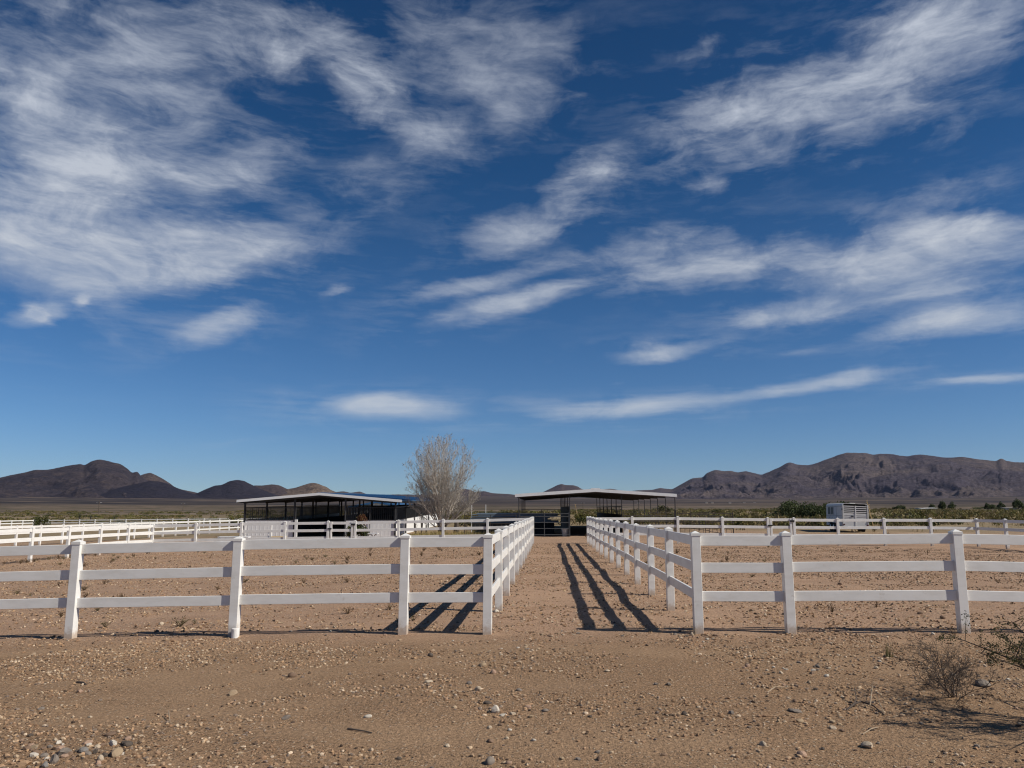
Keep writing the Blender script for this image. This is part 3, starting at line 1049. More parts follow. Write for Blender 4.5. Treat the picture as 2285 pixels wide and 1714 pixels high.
for k in range(SN):
    y0, y1 = k * SB + .05, (k + 1) * SB - .05
    MB().box(SX[1] - .02, SX[1] + .02, y0, y1, .02, 1.92).build('stall_panel', M['mat_black'], sh)
    MB().box(SX[2] - .02, SX[2] + .02, y0, y1, .02, 1.40).build('stall_panel', M['mat_black'], sh)
    mb = MB()
    mb.box(SX[2] - .02, SX[2] + .02, y0, y1, 1.88, 1.93)
    for i in range(4):
        yy = y0 + (y1 - y0) * (i + .5) / 4
        mb.box(SX[2] - .013, SX[2] + .013, yy - .013, yy + .013, 1.40, 1.88)
    stuff(mb.build('bars', M['steel_dark'], sh))


def pipe_panel(parent, p0, p1, zs_, mat, nv=2, r=.022, pickets=0, name='pipe_fence', z0=0.0, ground=None):
    """livestock panel of round pipes between two points (local to parent)"""
    p0 = Vector((*p0, z0)); p1 = Vector((*p1, z0)); mb = MB()
    for h in zs_:
        mb.tube([p0 + Vector((0, 0, h)), p1 + Vector((0, 0, h))], r, 5)
    for i in range(nv + 1):
        q = p0.lerp(p1, i / nv)
        mb.tube([q + Vector((0, 0, 0.0)), q + Vector((0, 0, zs_[-1] + (.03 if 0 < i < nv else .08)))], r * 1.1, 5)
    for i in range(pickets):
        q = p0.lerp(p1, (i + .5) / pickets)
        mb.tube([q + Vector((0, 0, zs_[0])), q + Vector((0, 0, zs_[min(2, len(zs_) - 1)]))], r * .55, 4)
    return mb.build(name, mat, parent)


# pens of pipe panels round the shelter, each panel one liftable thing
PZ = (.16, .54, .92, 1.30, 1.47)
def pen(label, xa, ya, xb, yb, mat=None, group='pipe panels of the shelter pens', pickets=0, zs_=PZ):
    zz = float(zfull(xa, ya))
    o = pipe_panel(None, (0, 0), (xb - xa, yb - ya), zs_, mat or M['pipe'], 2, .021, pickets)
    o.location = (xa, ya, zz)
    return setp(o, label, 'livestock panel', group)


pen('grey pipe gate panel closing the left front bay of the shelter', -1.86, 49.95, 1.28, 49.95)
pen('dark picketed pipe panel right of the shelter front', 8.15, 49.9, 11.62, 49.9, M['pipe_rust'], pickets=12)
for k in range(3):
    pen(('dark pipe panel on the right side of the shelter pen, nearest one', 'dark pipe panel in the middle of the right pen side', 'dark pipe panel at the back of the right pen side')[k],
        11.62, 50 + k * 7.3, 11.6, 57.2 + k * 7.3, M['pipe_rust'])
pen('dark pipe panel across the back of the right pen', 8.0, 71.9, 11.5, 71.9, M['pipe_rust'])
pen('dark pipe panel across the back bay on the right of the shelter', 4.7, 71.95, 7.9, 71.95, M['pipe_rust'])
pen('dark pipe panel across the front bay on the right of the shelter', 4.75, 49.95, 7.95, 49.95, M['pipe_rust'], pickets=12)
pen('dark picketed pipe panel left of the shelter near the bare tree', -5.4, 49.9, -2.06, 49.9, M['pipe_rust'], pickets=12)
pen('pale pipe corral panel with tall end posts behind the bare tree', x_at(1052, 58, 1150), 58, x_at(1160, 58, 1150), 58.3, M['pipe'], zs_=(.3, .75, 1.2, 1.55))
for i, p in enumerate((1052.5, 1084)):
    xx = x_at(p, 57.9, 1140)
    o = MB().tube([(0, 0, -.1), (0, 0, 2.1)], .026, 6).build('corral_post', M['galv'], None, (xx, 57.9, float(zfull(xx, 57.9))))
    setp(o, ('tall pale pipe post beside the bare tree, the left one', 'tall pale pipe post between bare tree and shelter')[i], 'post', 'tall corral posts')
pen('low pale pipe panel seen behind the stacked sheets under the shelter', x_at(1165, 64, 1150), 64, x_at(1252, 64, 1150), 64, M['pipe'], zs_=(.4, .8, 1.2, 1.62))

# stack of sheet metal lying in the pen, on bearers
sx0, sx1 = x_at(1050, 55, 1155), x_at(1246, 55, 1155)
stk = empty('sheet_metal_stack', (sx0, 55.0, .12), label='long stack of grey sheet metal lying on dark skids in the shelter pen', cat='sheet stack')
for i in range(9):
    z_ = .82 + i * .072
    a = [0, .05, .4, .02, .3, .1, .6, .2, .5][i]; b_ = (sx1 - sx0) - [0, .0, .5, .75, .6, .3, .05, .02, .18][i]
    prof = []
    n = 8
    for k in range(n + 1):
        prof.append((k * 1.5 / n, z_ + (.046 if k % 2 else .03)))
    prof += [(1.5, z_ - .022), (0, z_ - .022)]
    MB().prismx([(yy - .75, zz) for yy, zz in prof], a, b_).build('sheet', M['sheet'], stk)
for yy in (-.62, .62):
    MB().box(.2, sx1 - sx0 - .3, yy - .1, yy + .1, -.2, .80).build('skid', M['mat_black'], stk)

# tub by the gate post
tb = empty('water_tub', (1.06, 50.35, .08), label='grey water tub beside the gate post under the shelter', cat='tub')
MB().lathe([(.0, .02), (.20, .02), (.27, .52), (.30, .52), (.30, .55), (.25, .55), (.18, .06), (0, .06)], 18).build('shell', M['tub'], tb)
MB().tube([(-.29, 0, .4), (-.36, 0, .36), (-.29, 0, .3)], .012, 5).build('handle', M['pipe'], tb)


# ------------------------------------------------------------------ horse trailer
tx, ty = 23.05, 60.0
tz = float(zfull(tx, ty))
tr = empty('horse_trailer', (tx, ty, tz), (0, math.radians(2.2), math.radians(-4.0)), label='white slat-sided horse trailer parked beyond the right cross fence', cat='trailer')
TW, TL, TF, TT = .93, 4.3, .46, 2.16
ring = []
mb = MB()
prof = [(-TW, TF), (TW, TF), (TW, TT - .16), (TW - .05, TT - .06), (TW - .16, TT), (-TW + .16, TT), (-TW + .05, TT - .06), (-TW, TT - .16)]
# shell: sides, roof and nose, open at the back above the doors
n = len(prof)
inner = [(x * .965, TF + .03 if z == TF else z - .03) for x, z in prof]
vs = [(x, 0, z) for x, z in prof] + [(x, TL, z) for x, z in prof] + [(x * .55, TL + .5, TF + (z - TF) * .92) for x, z in prof]
vs += [(x, .0, z) for x, z in inner] + [(x, TL - .03, z) for x, z in inner]
fs = []
for a in (0, 1):
    fs += [(a * n + i, a * n + (i + 1) % n, (a + 1) * n + (i + 1) % n, (a + 1) * n + i) for i in range(n)]
fs.append(tuple(range(2 * n, 3 * n)))
fs += [(3 * n + i, 4 * n + i, 4 * n + (i + 1) % n, 3 * n + (i + 1) % n) for i in range(n)]
fs.append(tuple(range(5 * n - 1, 4 * n - 1, -1)))
fs += [(i, 3 * n + i, 3 * n + (i + 1) % n, (i + 1) % n) for i in range(n)]
mb._add(vs, fs)
mb.build('body', M['trailer'], tr)
MB().box(-.2, .2, .6, 1.1, TT + .002, TT + .04).build('roof_vent', M['trailer'], tr, bevel=.02)
for sgn in (-1, 1):
    MB().box(sgn * (TW + .002), sgn * (TW + .03), .02, .10, TF, TT - .1).build('rear_pillar', M['trailer'], tr)
    MB().box(sgn * (TW + .002), sgn * (TW + .02), .1, TL, TT - .26, TT - .22).build('side_trim', M['trailer_grey'], tr)
    MB().box(sgn * (TW + .002), sgn * (TW + .02), .1, TL, 1.20, 1.23).build('side_trim', M['trailer_grey'], tr)
    for yy in (1.55, 2.15, 2.95, 3.55):
        MB().box(sgn * (TW + .002), sgn * (TW + .016), yy, yy + .03, TF + .05, TT - .28).build('side_rib', M['trailer_grey'], tr)
    for yy in (2.62, 3.42):
        w = MB().box(sgn * (TW + .001), sgn * (TW + .022), yy - .27, yy + .27, 1.30, 1.88).build('window', M['trailer_grey'], tr, bevel=.04)
        MB().box(sgn * (TW + .0225), sgn * (TW + .028), yy - .23, yy + .23, 1.34, 1.84).build('pane', M['glass'], w)
        MB().box(sgn * (TW + .002), sgn * (TW + .03), yy - .05, yy + .05, 1.06, 1.1).build('latch', M['black'], tr)
    fd = MB().prismx([(1.15, .66), (1.22, .80), (1.35, .86), (2.85, .86), (2.98, .80), (3.05, .66), (3.0, .66), (2.93, .77), (2.83, .82), (1.37, .82), (1.27, .77), (1.2, .66)], sgn * (TW + .002), sgn * (TW + .24)).build('fender', M['trailer'], tr)
    for yy in (1.65, 2.5):
        wh = MB()
        x0_, x1_ = sgn * (TW + .03), sgn * (TW + .21)
        pts = [(x0_, yy, .34), (x0_ + sgn * .03, yy, .34), (x1_ - sgn * .03, yy, .34), (x1_, yy, .34)]
        wh.tube(pts, [.30, .34, .34, .30], 22)
        w = wh.build('wheel', M['tyre'], tr)
        MB().tube([(x1_ + sgn * .002, yy, .34), (x1_ + sgn * .012, yy, .34)], [.18, .15], 16).build('rim', M['galv'], w)
MB().box(-TW * .95, TW * .95, .30, .33, TF + .04, TT - .05).build('inner_shade_sheet', M['mat_black'], tr)  # added dark sheet standing in for the unlit interior behind the slats
# rear gate: frame, slats, lower sheets, centre post
for x in (-TW + .04, -.0, TW - .04):
    MB().box(x - .04, x + .04, -.06, -.004, TF - .05, TT - .17).build('door_post', M['trailer'], tr)
for half in (-1, 1):
    a, b_ = (-TW + .085, -.045) if half < 0 else (.045, TW - .085)
    for k in range(4):
        z_ = 1.47 + k * .145
        MB().box(a, b_, -.045, -.012, z_, z_ + .07).build('slat', M['trailer'], tr)
    MB().box(a, b_, -.035, -.01, .92, 1.42).build('door_panel', M['trailer'], tr)
    for k in range(3):
        MB().box(a + .002, b_ - .002, -.048, -.036, 1.02 + k * .12, 1.035 + k * .12).build('door_rib', M['trailer_grey'], tr)
    MB().box(a, b_, -.035, -.01, TF - .02, .91).build('door_panel', M['trailer'], tr)
for sgn in (-1, 1):
    MB().box(sgn * (TW + .004), sgn * (TW + .05), -.05, .04, 1.62, 1.76).build('marker_lamp', M['black'], tr)
    MB().box(sgn * (TW - .02), sgn * (TW + .05), -.09, -.062, .80, .90).build('hinge', M['black'], tr)
    MB().box(sgn * (TW - .14), sgn * (TW - .02), -.085, -.062, .52, .62).build('tail_lamp', M['red_lens'], tr)
MB().box(-.33, -.16, -.075, -.05, 1.16, 1.24).build('latch', M['black'], tr)
MB().box(-TW, TW, -.12, -.004, TF - .15, TF - .055).build('bumper', M['trailer_grey'], tr)
MB().bar((-.5, TL + .2, .45), (0, TL + 1.6, .5), .08, .1).build('tongue', M['trailer_grey'], tr)
MB().bar((.5, TL + .2, .45), (.04, TL + 1.6, .5), .08, .1).build('tongue', M['trailer_grey'], tr)
MB().tube([(.02, TL + 1.4, 0), (.02, TL + 1.4, .85)], .04, 8).build('jack', M['trailer_grey'], tr)


# ------------------------------------------------------------------ vegetation makers
def leafy(name, n, rx, ry, rz, leaf, seed, cols, clumps=9, hollow=.35, stems=8, stem_col=(.10, .075, .055), low=.04, up=0.0):
    """bush mesh: small leaves gathered in clumps plus stems; origin at the ground"""
    g = np.random.default_rng(seed)
    cen = []
    for i in range(clumps):
        a = g.uniform(0, 2 * math.pi); r = math.sqrt(g.uniform(.02, 1)) * .72
        z = g.uniform(.25, .95) * (1 - .35 * r)
        cen.append((r * math.cos(a), r * math.sin(a), z, g.uniform(.22, .42)))
    cen = np.array(cen)
    idx = g.integers(0, clumps, n)
    d = g.normal(size=(n, 3)); d /= np.linalg.norm(d, axis=1)[:, None]
    rad = g.uniform(hollow, 1, n) ** .6
    P = cen[idx, :3] + d * (cen[idx, 3] * rad)[:, None]
    P[:, 2] = np.maximum(P[:, 2], low + g.uniform(0, .06, n))
    P = P * np.array([rx, ry, rz])
    ax = g.normal(size=(n, 3)); ax[:, 2] = ax[:, 2] * .8 + up; ax /= np.linalg.norm(ax, axis=1)[:, None]
    bx = np.cross(ax, g.normal(size=(n, 3))); bx /= np.linalg.norm(bx, axis=1)[:, None]
    L = leaf * g.uniform(.6, 1.4, n)[:, None]
    V = np.stack([P, P + ax * L * .5 + bx * L * .32, P + ax * L, P + ax * L * .5 - bx * L * .32], 1).reshape(-1, 3)
    F = np.arange(n * 4).reshape(n, 4)
    cc = np.array(cols); t = g.integers(0, len(cc), n)
    C = cc[t] * g.uniform(.7, 1.3, n)[:, None]
    C = np.repeat(C, 4, 0)
    Vs, Fs, Cs = [V], [F], [C]
    base = len(V)
    for i in range(stems):
        mb = MB(); k = g.integers(0, clumps)
        e = Vector(cen[k, :3] * np.array([rx, ry, rz]))
        b0 = Vector((g.uniform(-.06, .06) * rx, g.uniform(-.06, .06) * ry, -.03))
        mid = b0.lerp(e, .5) + Vector((g.uniform(-.1, .1) * rx, g.uniform(-.1, .1) * ry, .1 * rz))
        mb.tube([b0, mid, e], [.02 * rx, .014 * rx, .006 * rx], 4, False)
        v = np.array(mb.v); f = np.array(mb.f)
        Vs.append(v); Fs.append(f + base); base += len(v)
        Cs.append(np.tile(np.array(stem_col), (len(v), 1)))
    return np.concatenate(Vs), np.concatenate(Fs), np.concatenate(Cs)


GREEN_DK = [(.055, .075, .026), (.072, .092, .032), (.040, .056, .020), (.095, .105, .042)]
OLIVE = [(.125, .125, .030), (.155, .140, .038), (.095, .092, .026), (.175, .148, .052)]
OLIVE2 = [(.12, .105, .034), (.18, .140, .055), (.10, .095, .030), (.21, .165, .075)]
YEL = [(.42, .30, .11), (.36, .26, .10), (.30, .25, .09), (.48, .37, .17)]
BRN = [(.10, .062, .035), (.14, .09, .05), (.075, .05, .03), (.17, .12, .07)]
CREO = [(.060, .066, .024), (.090, .090, .034), (.045, .048, .020), (.125, .112, .050)]


def shrub(label, px, Y, w_px, top_py, cols, seed, n=900, leaf=.12, cat='shrub', group=None, name='desert_shrub', clumps=12, mind=0):
    x = x_at(px, Y, 1150); z = float(zfull(x, Y))
    h = float(at_y(px, top_py, Y)[2]) - z
    rx = w_px / 2 / F_PX * Y * 1.02
    V, F, C = leafy(name, n, rx, rx * .9, max(h, .4) / 1.12, leaf, seed, cols, clumps)
    o = link_mesh(name, np_mesh(name, V, F, M['leaf'], C), None, (x, Y, z), (0, 0, 0))
    return setp(o, label, cat, group)


G_SH = 'large shrubs standing above the scrub'
shrub('big dark green mesquite left of the horse trailer', 1772, 92, 100, 1112, GREEN_DK, 1, 6000, .17, group=G_SH, name='mesquite_bush', clumps=20)
shrub('smaller dark green mesquite touching the horse trailer on its left', 1834, 88, 84, 1120, GREEN_DK, 2, 5000, .17, group=G_SH, name='mesquite_bush', clumps=16)
shrub('tall dark mesquite showing just behind the roof of the horse trailer', 1876, 104, 80, 1114, GREEN_DK, 3, 3500, .19, group=G_SH, name='mesquite_bush', clumps=16)
shrub('rounded green shrub in front of the farthest white fence on the left', 96, 108, 46, 1146, [(.075, .085, .022), (.05, .06, .02)], 4, 1600, .15, group=G_SH, clumps=12)
shrub('low green mesquite seen under the right end of the shelter roof', 1485, 120, 40, 1124, CREO, 5, 1200, .2, group=G_SH)
shrub('green mesquite clump to the right of the shelter', 1585, 135, 56, 1136, CREO, 6, 1300, .2, group=G_SH)
shrub('yellow-green bush seen through the middle of the shelter', 1296, 88, 40, 1143, OLIVE, 7, 1300, .15, group=G_SH)
shrub('second yellow-green bush in the shelter gap beside the bars', 1322, 92, 40, 1145, OLIVE, 8, 1300, .15, group=G_SH)
shrub('olive bush right behind the bare tree on its right side', 1040, 74, 40, 1150, OLIVE, 9, 1200, .13, group=G_SH)
shrub('olive shrub at the left end of the horse barn', 527, 105, 34, 1143, OLIVE, 10, 1200, .16, group=G_SH)

# ornamental bush before the barn
bx_ = x_at(800, 50.5, 1190); bz_ = float(zfull(bx_, 50.5))
bush = empty('ornamental_bush', (bx_, 50.5, bz_), label='green bush with rust coloured upright tips before the horse barn', cat='bush')
V, F, C = leafy('foliage', 3200, .86, .7, 1.0, .10, 71, GREEN_DK + [(.10, .10, .03)], 12)
link_mesh('foliage', np_mesh('foliage', V, F, M['leaf'], C), bush)
V, F, C = leafy('tips', 1300, .50, .4, .85, .08, 72, [(.16, .065, .035), (.12, .05, .03), (.14, .10, .04)], 9, up=1.2)
link_mesh('tips', np_mesh('tips', V, F, M['leaf'], C), bush, (.12, 0, .80))

# ------------------------------------------------------------------ bare tree
def bare_tree(label, base, H, rmax, seed, stems, name='bare_tree'):
    g = random.Random(seed)
    root = empty(name, base, label=label, cat='tree')
    trunk = MB(); limbs = MB(); twigs = MB(); tips = []

    def inside(p):
        zc = H * .54
        k = (math.hypot(p.x, p.y) / rmax) ** 2 + ((p.z - zc) / (H * .475)) ** 2
        return k

    def grow(p, d, L, r, lvl):
        n = 5 if lvl < 2 else 3
        pts = [p]; q = p.copy(); dd = d.copy()
        for i in range(n):
            dd = (dd + Vector((g.gauss(0, .06), g.gauss(0, .06), .022 + .085 * lvl))).normalized()
            q = q + dd * (L / n)
            if inside(q) > (1.06 if lvl else .97): 
                pts.append(q.copy()); break
            pts.append(q.copy())
        m = len(pts)
        rad = [max(.0040, r * (1 - .78 * i / (m - 1))) for i in range(m)]
        (limbs if lvl < 2 else twigs).tube(pts, rad, 5 if lvl == 0 else 3, False)
        if lvl >= 2: tips.append(pts[-1]); tips.append(pts[len(pts) // 2])
        if lvl >= 3: return
        kids = (16, 10, 4)[lvl]
        for i in range(kids):
            t = g.uniform(.22 if lvl else .18, 1.0)
            f = t * (m - 1); a = min(int(f), m - 2); c = pts[a].lerp(pts[a + 1], f - a)
            dirn = (pts[a + 1] - pts[a]).normalized()
            side = Vector((g.gauss(0, 1), g.gauss(0, 1), g.gauss(0, .6)))
            side = (side - dirn * side.dot(dirn)).normalized()
            ang = g.uniform(.3, .85) if lvl == 0 else g.uniform(.45, 1.05)
            nd = (dirn * math.cos(ang) + side * math.sin(ang)).normalized()
            grow(c, nd, L * g.uniform(.26, .42) * (1.05 - .3 * t), rad[a] * .40, lvl + 1)

    for i in range(stems):
        a = 2 * math.pi * (i + g.uniform(-.3, .3)) / stems
        tilt = g.choice((.10, .24, .40, .56, .72, .88)) + g.uniform(-.06, .06)
        d = Vector((math.cos(a) * math.sin(tilt), math.sin(a) * math.sin(tilt), math.cos(tilt)))
        p0 = Vector((math.cos(a) * .12, math.sin(a) * .12, H * g.uniform(.04, .09)))
        reach = H * (.84 - .34 * (tilt / .8) ** 1.3)
        grow(p0, d, reach, H * .0072, 0)
    trunk.tube([(0, 0, -.15), (.01, 0, H * .03), (0, .02, H * .09), (.02, .0, H * .12)], [H * .034, H * .027, H * .026, H * .017], 10)
    trunk.tube([(-.1, .05, -.1), (-.16, .03, H * .05), (-.3, 0, H * .13)], [H * .024, H * .018, H * .012], 8)
    trunk.tube([(.12, -.02, -.1), (.18, -.02, H * .05), (.34, 0, H * .14)], [H * .024, H * .018, H * .012], 8)
    trunk.build('trunk', M['bark_dark'], root)
    limbs.build('limbs', M['bark'], root)
    stuff(twigs.build('twigs', M['bark'], root))
    T_ = np.array([[p.x, p.y, p.z] for p in tips]); gg = np.random.default_rng(seed)
    sel = T_[gg.random(len(T_)) < .10]
    nl_ = len(sel)
    ax = gg.normal(size=(nl_, 3)); ax[:, 2] -= .6; ax /= np.linalg.norm(ax, axis=1)[:, None]
    bx = np.cross(ax, gg.normal(size=(nl_, 3))); bx /= np.linalg.norm(bx, axis=1)[:, None]
    L = .062 * gg.uniform(.5, 1.3, nl_)[:, None]
    Vv = np.stack([sel, sel + ax * L * .5 + bx * L * .4, sel + ax * L, sel + ax * L * .5 - bx * L * .4], 1).reshape(-1, 3)
    Cc = np.repeat(np.array([(.13, .105, .075), (.20, .16, .11), (.09, .075, .055)])[gg.integers(0, 3, nl_)], 4, 0)
    stuff(link_mesh('leaves', np_mesh('leaves', Vv, np.arange(nl_ * 4).reshape(-1, 4), M['leaf'], Cc), root))
    return root


tbx = x_at(986, 57, 1180)
bare_tree('nearly leafless pale grey tree with many upright stems behind the cross fence', (tbx, 57.0, float(zfull(tbx, 57))), 7.2, 3.0, 5, 32)
# older dark trunk beside it
tb2 = x_at(1018, 57.6, 1180)
st_ = empty('tree_stump', (tb2, 57.6, float(zfull(tb2, 57.6))), label='short dark forked trunk right beside the bare tree', cat='stump')
MB().tube([(0, 0, -.1), (.02, 0, .7), (-.05, 0, 1.25)], [.24, .17, .13], 9).build('trunk', M['bark_dark'], st_)
MB().tube([(-.02, 0, 1.1), (-.32, 0, 1.55), (-.42, 0, 1.9)], [.11, .08, .05], 7).build('fork', M['bark_dark'], st_)
MB().tube([(-.02, 0, 1.1), (.2, 0, 1.7), (.16, 0, 2.3)], [.11, .08, .03], 7).build('fork', M['bark_dark'], st_)
# saplings by the sunny barn wall
for i, (p, hp) in enumerate(((928, 1146), (941, 1135), (951, 1150))):
    Y = 53.5 + i * 1.5; xx = x_at(p, Y, 1180); zz = float(zfull(xx, Y)); hh = float(at_y(p, hp, Y)[2]) - zz
    g = random.Random(90 + i); mb = MB()
    for k in range(7):
        a = g.uniform(0, 6.28)
        mb.tube([(0, 0, -.05), (g.uniform(-.1, .1), g.uniform(-.1, .1), hh * .5), (.3 * math.cos(a), .3 * math.sin(a), hh * g.uniform(.6, 1))], [.022, .014, .006], 4, False)
    s = mb.build('sapling', M['bark_dark'], None, (xx, Y, zz))
    setp(s, ('thin dry sapling against the white barn wall, the left of three', 'tallest dry sapling against the white barn wall', 'thin dry sapling against the barn wall nearest the bare tree')[i], 'sapling', 'saplings by the barn wall')


# ------------------------------------------------------------------ grass, scrub field
def blades(P, h, lean, w, cols, g):
    n = len(P)
    a = g.uniform(0, 2 * math.pi, n); b = g.uniform(0, 2 * math.pi, n)
    tip = P + np.stack([np.cos(a) * lean * h, np.sin(a) * lean * h, h], 1)
    wd = np.stack([np.cos(b), np.sin(b), 0 * b], 1) * w[:, None]
    V = np.stack([P - wd, P + wd, tip], 1).reshape(-1, 3)
    cc = np.array(cols)[g.integers(0, len(cols), n)] * g.uniform(.75, 1.25, n)[:, None]
    return V, np.arange(3 * n).reshape(n, 3), np.repeat(cc, 3, 0)


g = np.random.default_rng(41)
n = 9000
gx_ = g.uniform(x_at(905, 50, 1190), x_at(1110, 50, 1190), n); gy_ = g.uniform(46, 54.5, n)
keep = fbm(gx_ * .9, gy_ * .9, 4, 3) > .43 + .1 * sstep(-5.5, -4, gx_)
gx_, gy_ = gx_[keep], gy_[keep]
P = np.stack([gx_, gy_, zfull(gx_, gy_)], 1)
V, F, C = blades(P, g.uniform(.18, .5, len(P)), g.uniform(.1, .6, len(P)), g.uniform(.008, .018, len(P)), YEL + [(.14, .15, .05)], g)
setp(link_mesh('dry_grass', np_mesh('dry_grass', V, F, M['leaf'], C)), 'golden dry grass between the barn wall and the bare tree', 'grass', kind='stuff')

# distant scrub: one mass of little bushes
def scrub_field(n, seed):
    g = np.random.default_rng(seed)
    d = 66 * (520 / 66.) ** (g.random(n * 5) ** .85)
    a = np.radians(g.uniform(-41, 37, n * 5))
    X = d * np.sin(a); Y = d * np.cos(a)
    ok = np.where(X < -34, Y > 121, np.where(X < -3, Y > 92, np.where(X < 13, Y > 78, (Y > 70) | (X > 34))))
    ok &= fbm(X / 55., Y / 16., 28, 3) > .40
    ok &= ~((np.abs(X - 23) < 3.5) & (Y < 70))
    ok &= fbm(X / 22., Y / 22., 8, 3) > .42 + .12 * sstep(150, 400, d)
    ok &= ~((np.abs(X - hc) < hw2 + 1) & (Y > 120) & (Y < 150))
    X, Y, d = X[ok][:n], Y[ok][:n], d[ok][:n]
    Z = zfull(X, Y)
    m = len(X); q = 46
    r = g.uniform(.35, 1.0, m) * np.interp(d, [60, 500], [.8, 1.8]); h = r * g.uniform(.8, 1.35, m)
    h = np.minimum(h, np.where(X < 0, .95, 1.45)); h = h * np.interp(d, [140, 260], [1, .55])
    u = g.normal(size=(m, q, 3)); u /= np.linalg.norm(u, axis=2)[..., None]
    rad = g.uniform(.35, 1, (m, q, 1)) ** .5
    B = u * rad; B[..., 2] = np.abs(B[..., 2])
    B = B * np.stack([r, r, h], 1)[:, None, :]
    C0 = np.stack([X, Y, Z], 1)[:, None, :] + B
    ls = (.16 + .20 * r)[:, None, None] * g.uniform(.6, 1.3, (m, q, 1))
    a1 = g.normal(size=(m, q, 3)); a1[..., 2] = np.abs(a1[..., 2]) + .4; a1 /= np.linalg.norm(a1, axis=2)[..., None]
    b1 = np.cross(a1, g.normal(size=(m, q, 3))); b1 /= np.linalg.norm(b1, axis=2)[..., None]
    V = np.stack([C0 - b1 * ls * .3, C0 + b1 * ls * .3, C0 + a1 * ls], 2).reshape(-1, 3)
    pal = np.array(OLIVE + OLIVE2 + OLIVE2 + [(.17, .13, .07), (.05, .06, .022)] + [(.20, .155, .075)])
    bc = pal[g.integers(0, len(pal), m)]
    C = bc[:, None, :] * g.uniform(.7, 1.3, (m, q, 1))
    C = np.repeat(C.reshape(-1, 3), 3, 0)
    return V, np.arange(len(V)).reshape(-1, 3), C


V, F, C = scrub_field(5600, 19)
setp(link_mesh('scrub', np_mesh('scrub', V, F, M['leaf'], C)), 'olive desert scrub covering the plain beyond the fences', 'scrub', kind='stuff')
# dry bunch grass between
g = np.random.default_rng(43)
n = 26000
d = 60 * (200 / 60.) ** g.random(n); a = np.radians(g.uniform(-10, 37, n))
X = d * np.sin(a); Y = d * np.cos(a)
ok = (np.where(X < 13, Y > 74, Y > 62)) & (X > -4) & (fbm(X / 6., Y / 6., 12, 3) > .5)
X, Y = X[ok], Y[ok]
P = np.stack([X, Y, zfull(X, Y)], 1)
V, F, C = blades(P, g.uniform(.15, .5, len(P)), g.uniform(.1, .8, len(P)), g.uniform(.02, .05, len(P)), [(.33, .25, .14), (.27, .20, .11), (.24, .19, .09)], g)
setp(link_mesh('bunch_grass', np_mesh('bunch_grass', V, F, M['leaf'], C)), 'dry tan bunch grass beyond the cross fence and round the trailer', 'grass', kind='stuff')


# yuccas and their dry stalks
def yucca(label, px, Y, base_py, top_py, leaves=40, lean=.0, stalk=True, spread=.5, group=None):
    x = x_at(px, Y, base_py); z = float(zfull(x, Y))
    h = float(at_y(px, top_py, Y)[2]) - z
    root = empty('yucca', (x, Y, z), label=label, cat='yucca', group=group)
    g = random.Random(int(px))
    if stalk:
        mb = MB().tube([(0, 0, 0), (lean * .4, 0, h * .45), (lean, 0, h)], [.045, .036, .022], 5)
        for k in range(14):
            t = g.uniform(.62, 1); p = Vector((lean * t, 0, h * t)); a = g.uniform(0, 6.28)
            mb.tube([p, p + Vector((math.cos(a) * .12, math.sin(a) * .12, .08))], [.01, .018], 4)
        mb.build('stalk', M['straw'], root)
    mb = MB()
    lz = .1 if stalk else h * .55
    for k in range(leaves):
        a = g.uniform(0, 6.28); e = g.uniform(-.2, 1.3); L = spread * g.uniform(.7, 1.1)
        dv = Vector((math.cos(a) * math.cos(e), math.sin(a) * math.cos(e), math.sin(e)))
        sdv = Vector((-math.sin(a), math.cos(a), 0)) * .02
        b0 = Vector((0, 0, lz))
        mb._add([b0 - sdv, b0 + sdv, b0 + dv * L], [(0, 1, 2)])
    me = mb.mesh('leaves', M['yucca_leaf'], fixn=False)
    link_mesh('leaves', me, root)
    if not stalk:
        MB().tube([(0, 0, -.05), (0, 0, lz)], [.14, .11], 7).build('trunk', M['bark_dark'], root)
    return root


M['yucca_leaf'] = simple('grey_green_blade', (.085, .09, .045), .6, 0, .25, 4)
yucca('tall leaning dry yucca stalk right of the horse trailer', 1952, 61, 1190, 1116, 46, lean=-.42)
yucca('pale leaning yucca stalk seen through the shelter', 1290, 95, 1160, 1125, 36, lean=-.35)
yucca('dark soaptree yucca left of the utility pole on the left plain', 178, 140, 1152, 1139, 90, stalk=False, spread=1.25)
yucca('smaller dark yucca right beside the utility pole on the left plain', 203, 150, 1152, 1142, 80, stalk=False, spread=1.05)
yucca('low dark yucca right of the utility pole near the barn side', 256, 150, 1152, 1143.5, 70, stalk=False, spread=1.0)


# utility poles
def pole(label, px, Y, top_py, arm=True):
    x = x_at(px, Y, 1140); z = float(zfull(x, Y)); h = float(at_y(px, top_py, Y)[2]) - z
    root = empty('utility_pole', (x, Y, z), label=label, cat='utility pole', group='utility poles on the plain')
    MB().tube([(0, 0, -.3), (0, 0, h)], [.17, .11], 8).build('mast', M['wood'], root)
    if arm:
        MB().box(-1.2, 1.2, -.06, .06, h - .75, h - .6).build('crossarm', M['wood'], root)
        for q in (-1.05, 1.05, .45):
            MB().tube([(q, 0, h - .6), (q, 0, h - .35)], [.05, .07], 6).build('insulator', M['galv'], root)


pole('brown utility pole with crossarm standing on the left plain', 220, 330, 1119)
pole('thin far utility pole just left of the horse barn', 408, 520, 1122)
pole('far utility pole seen through the shelter gap', 1301, 520, 1121)

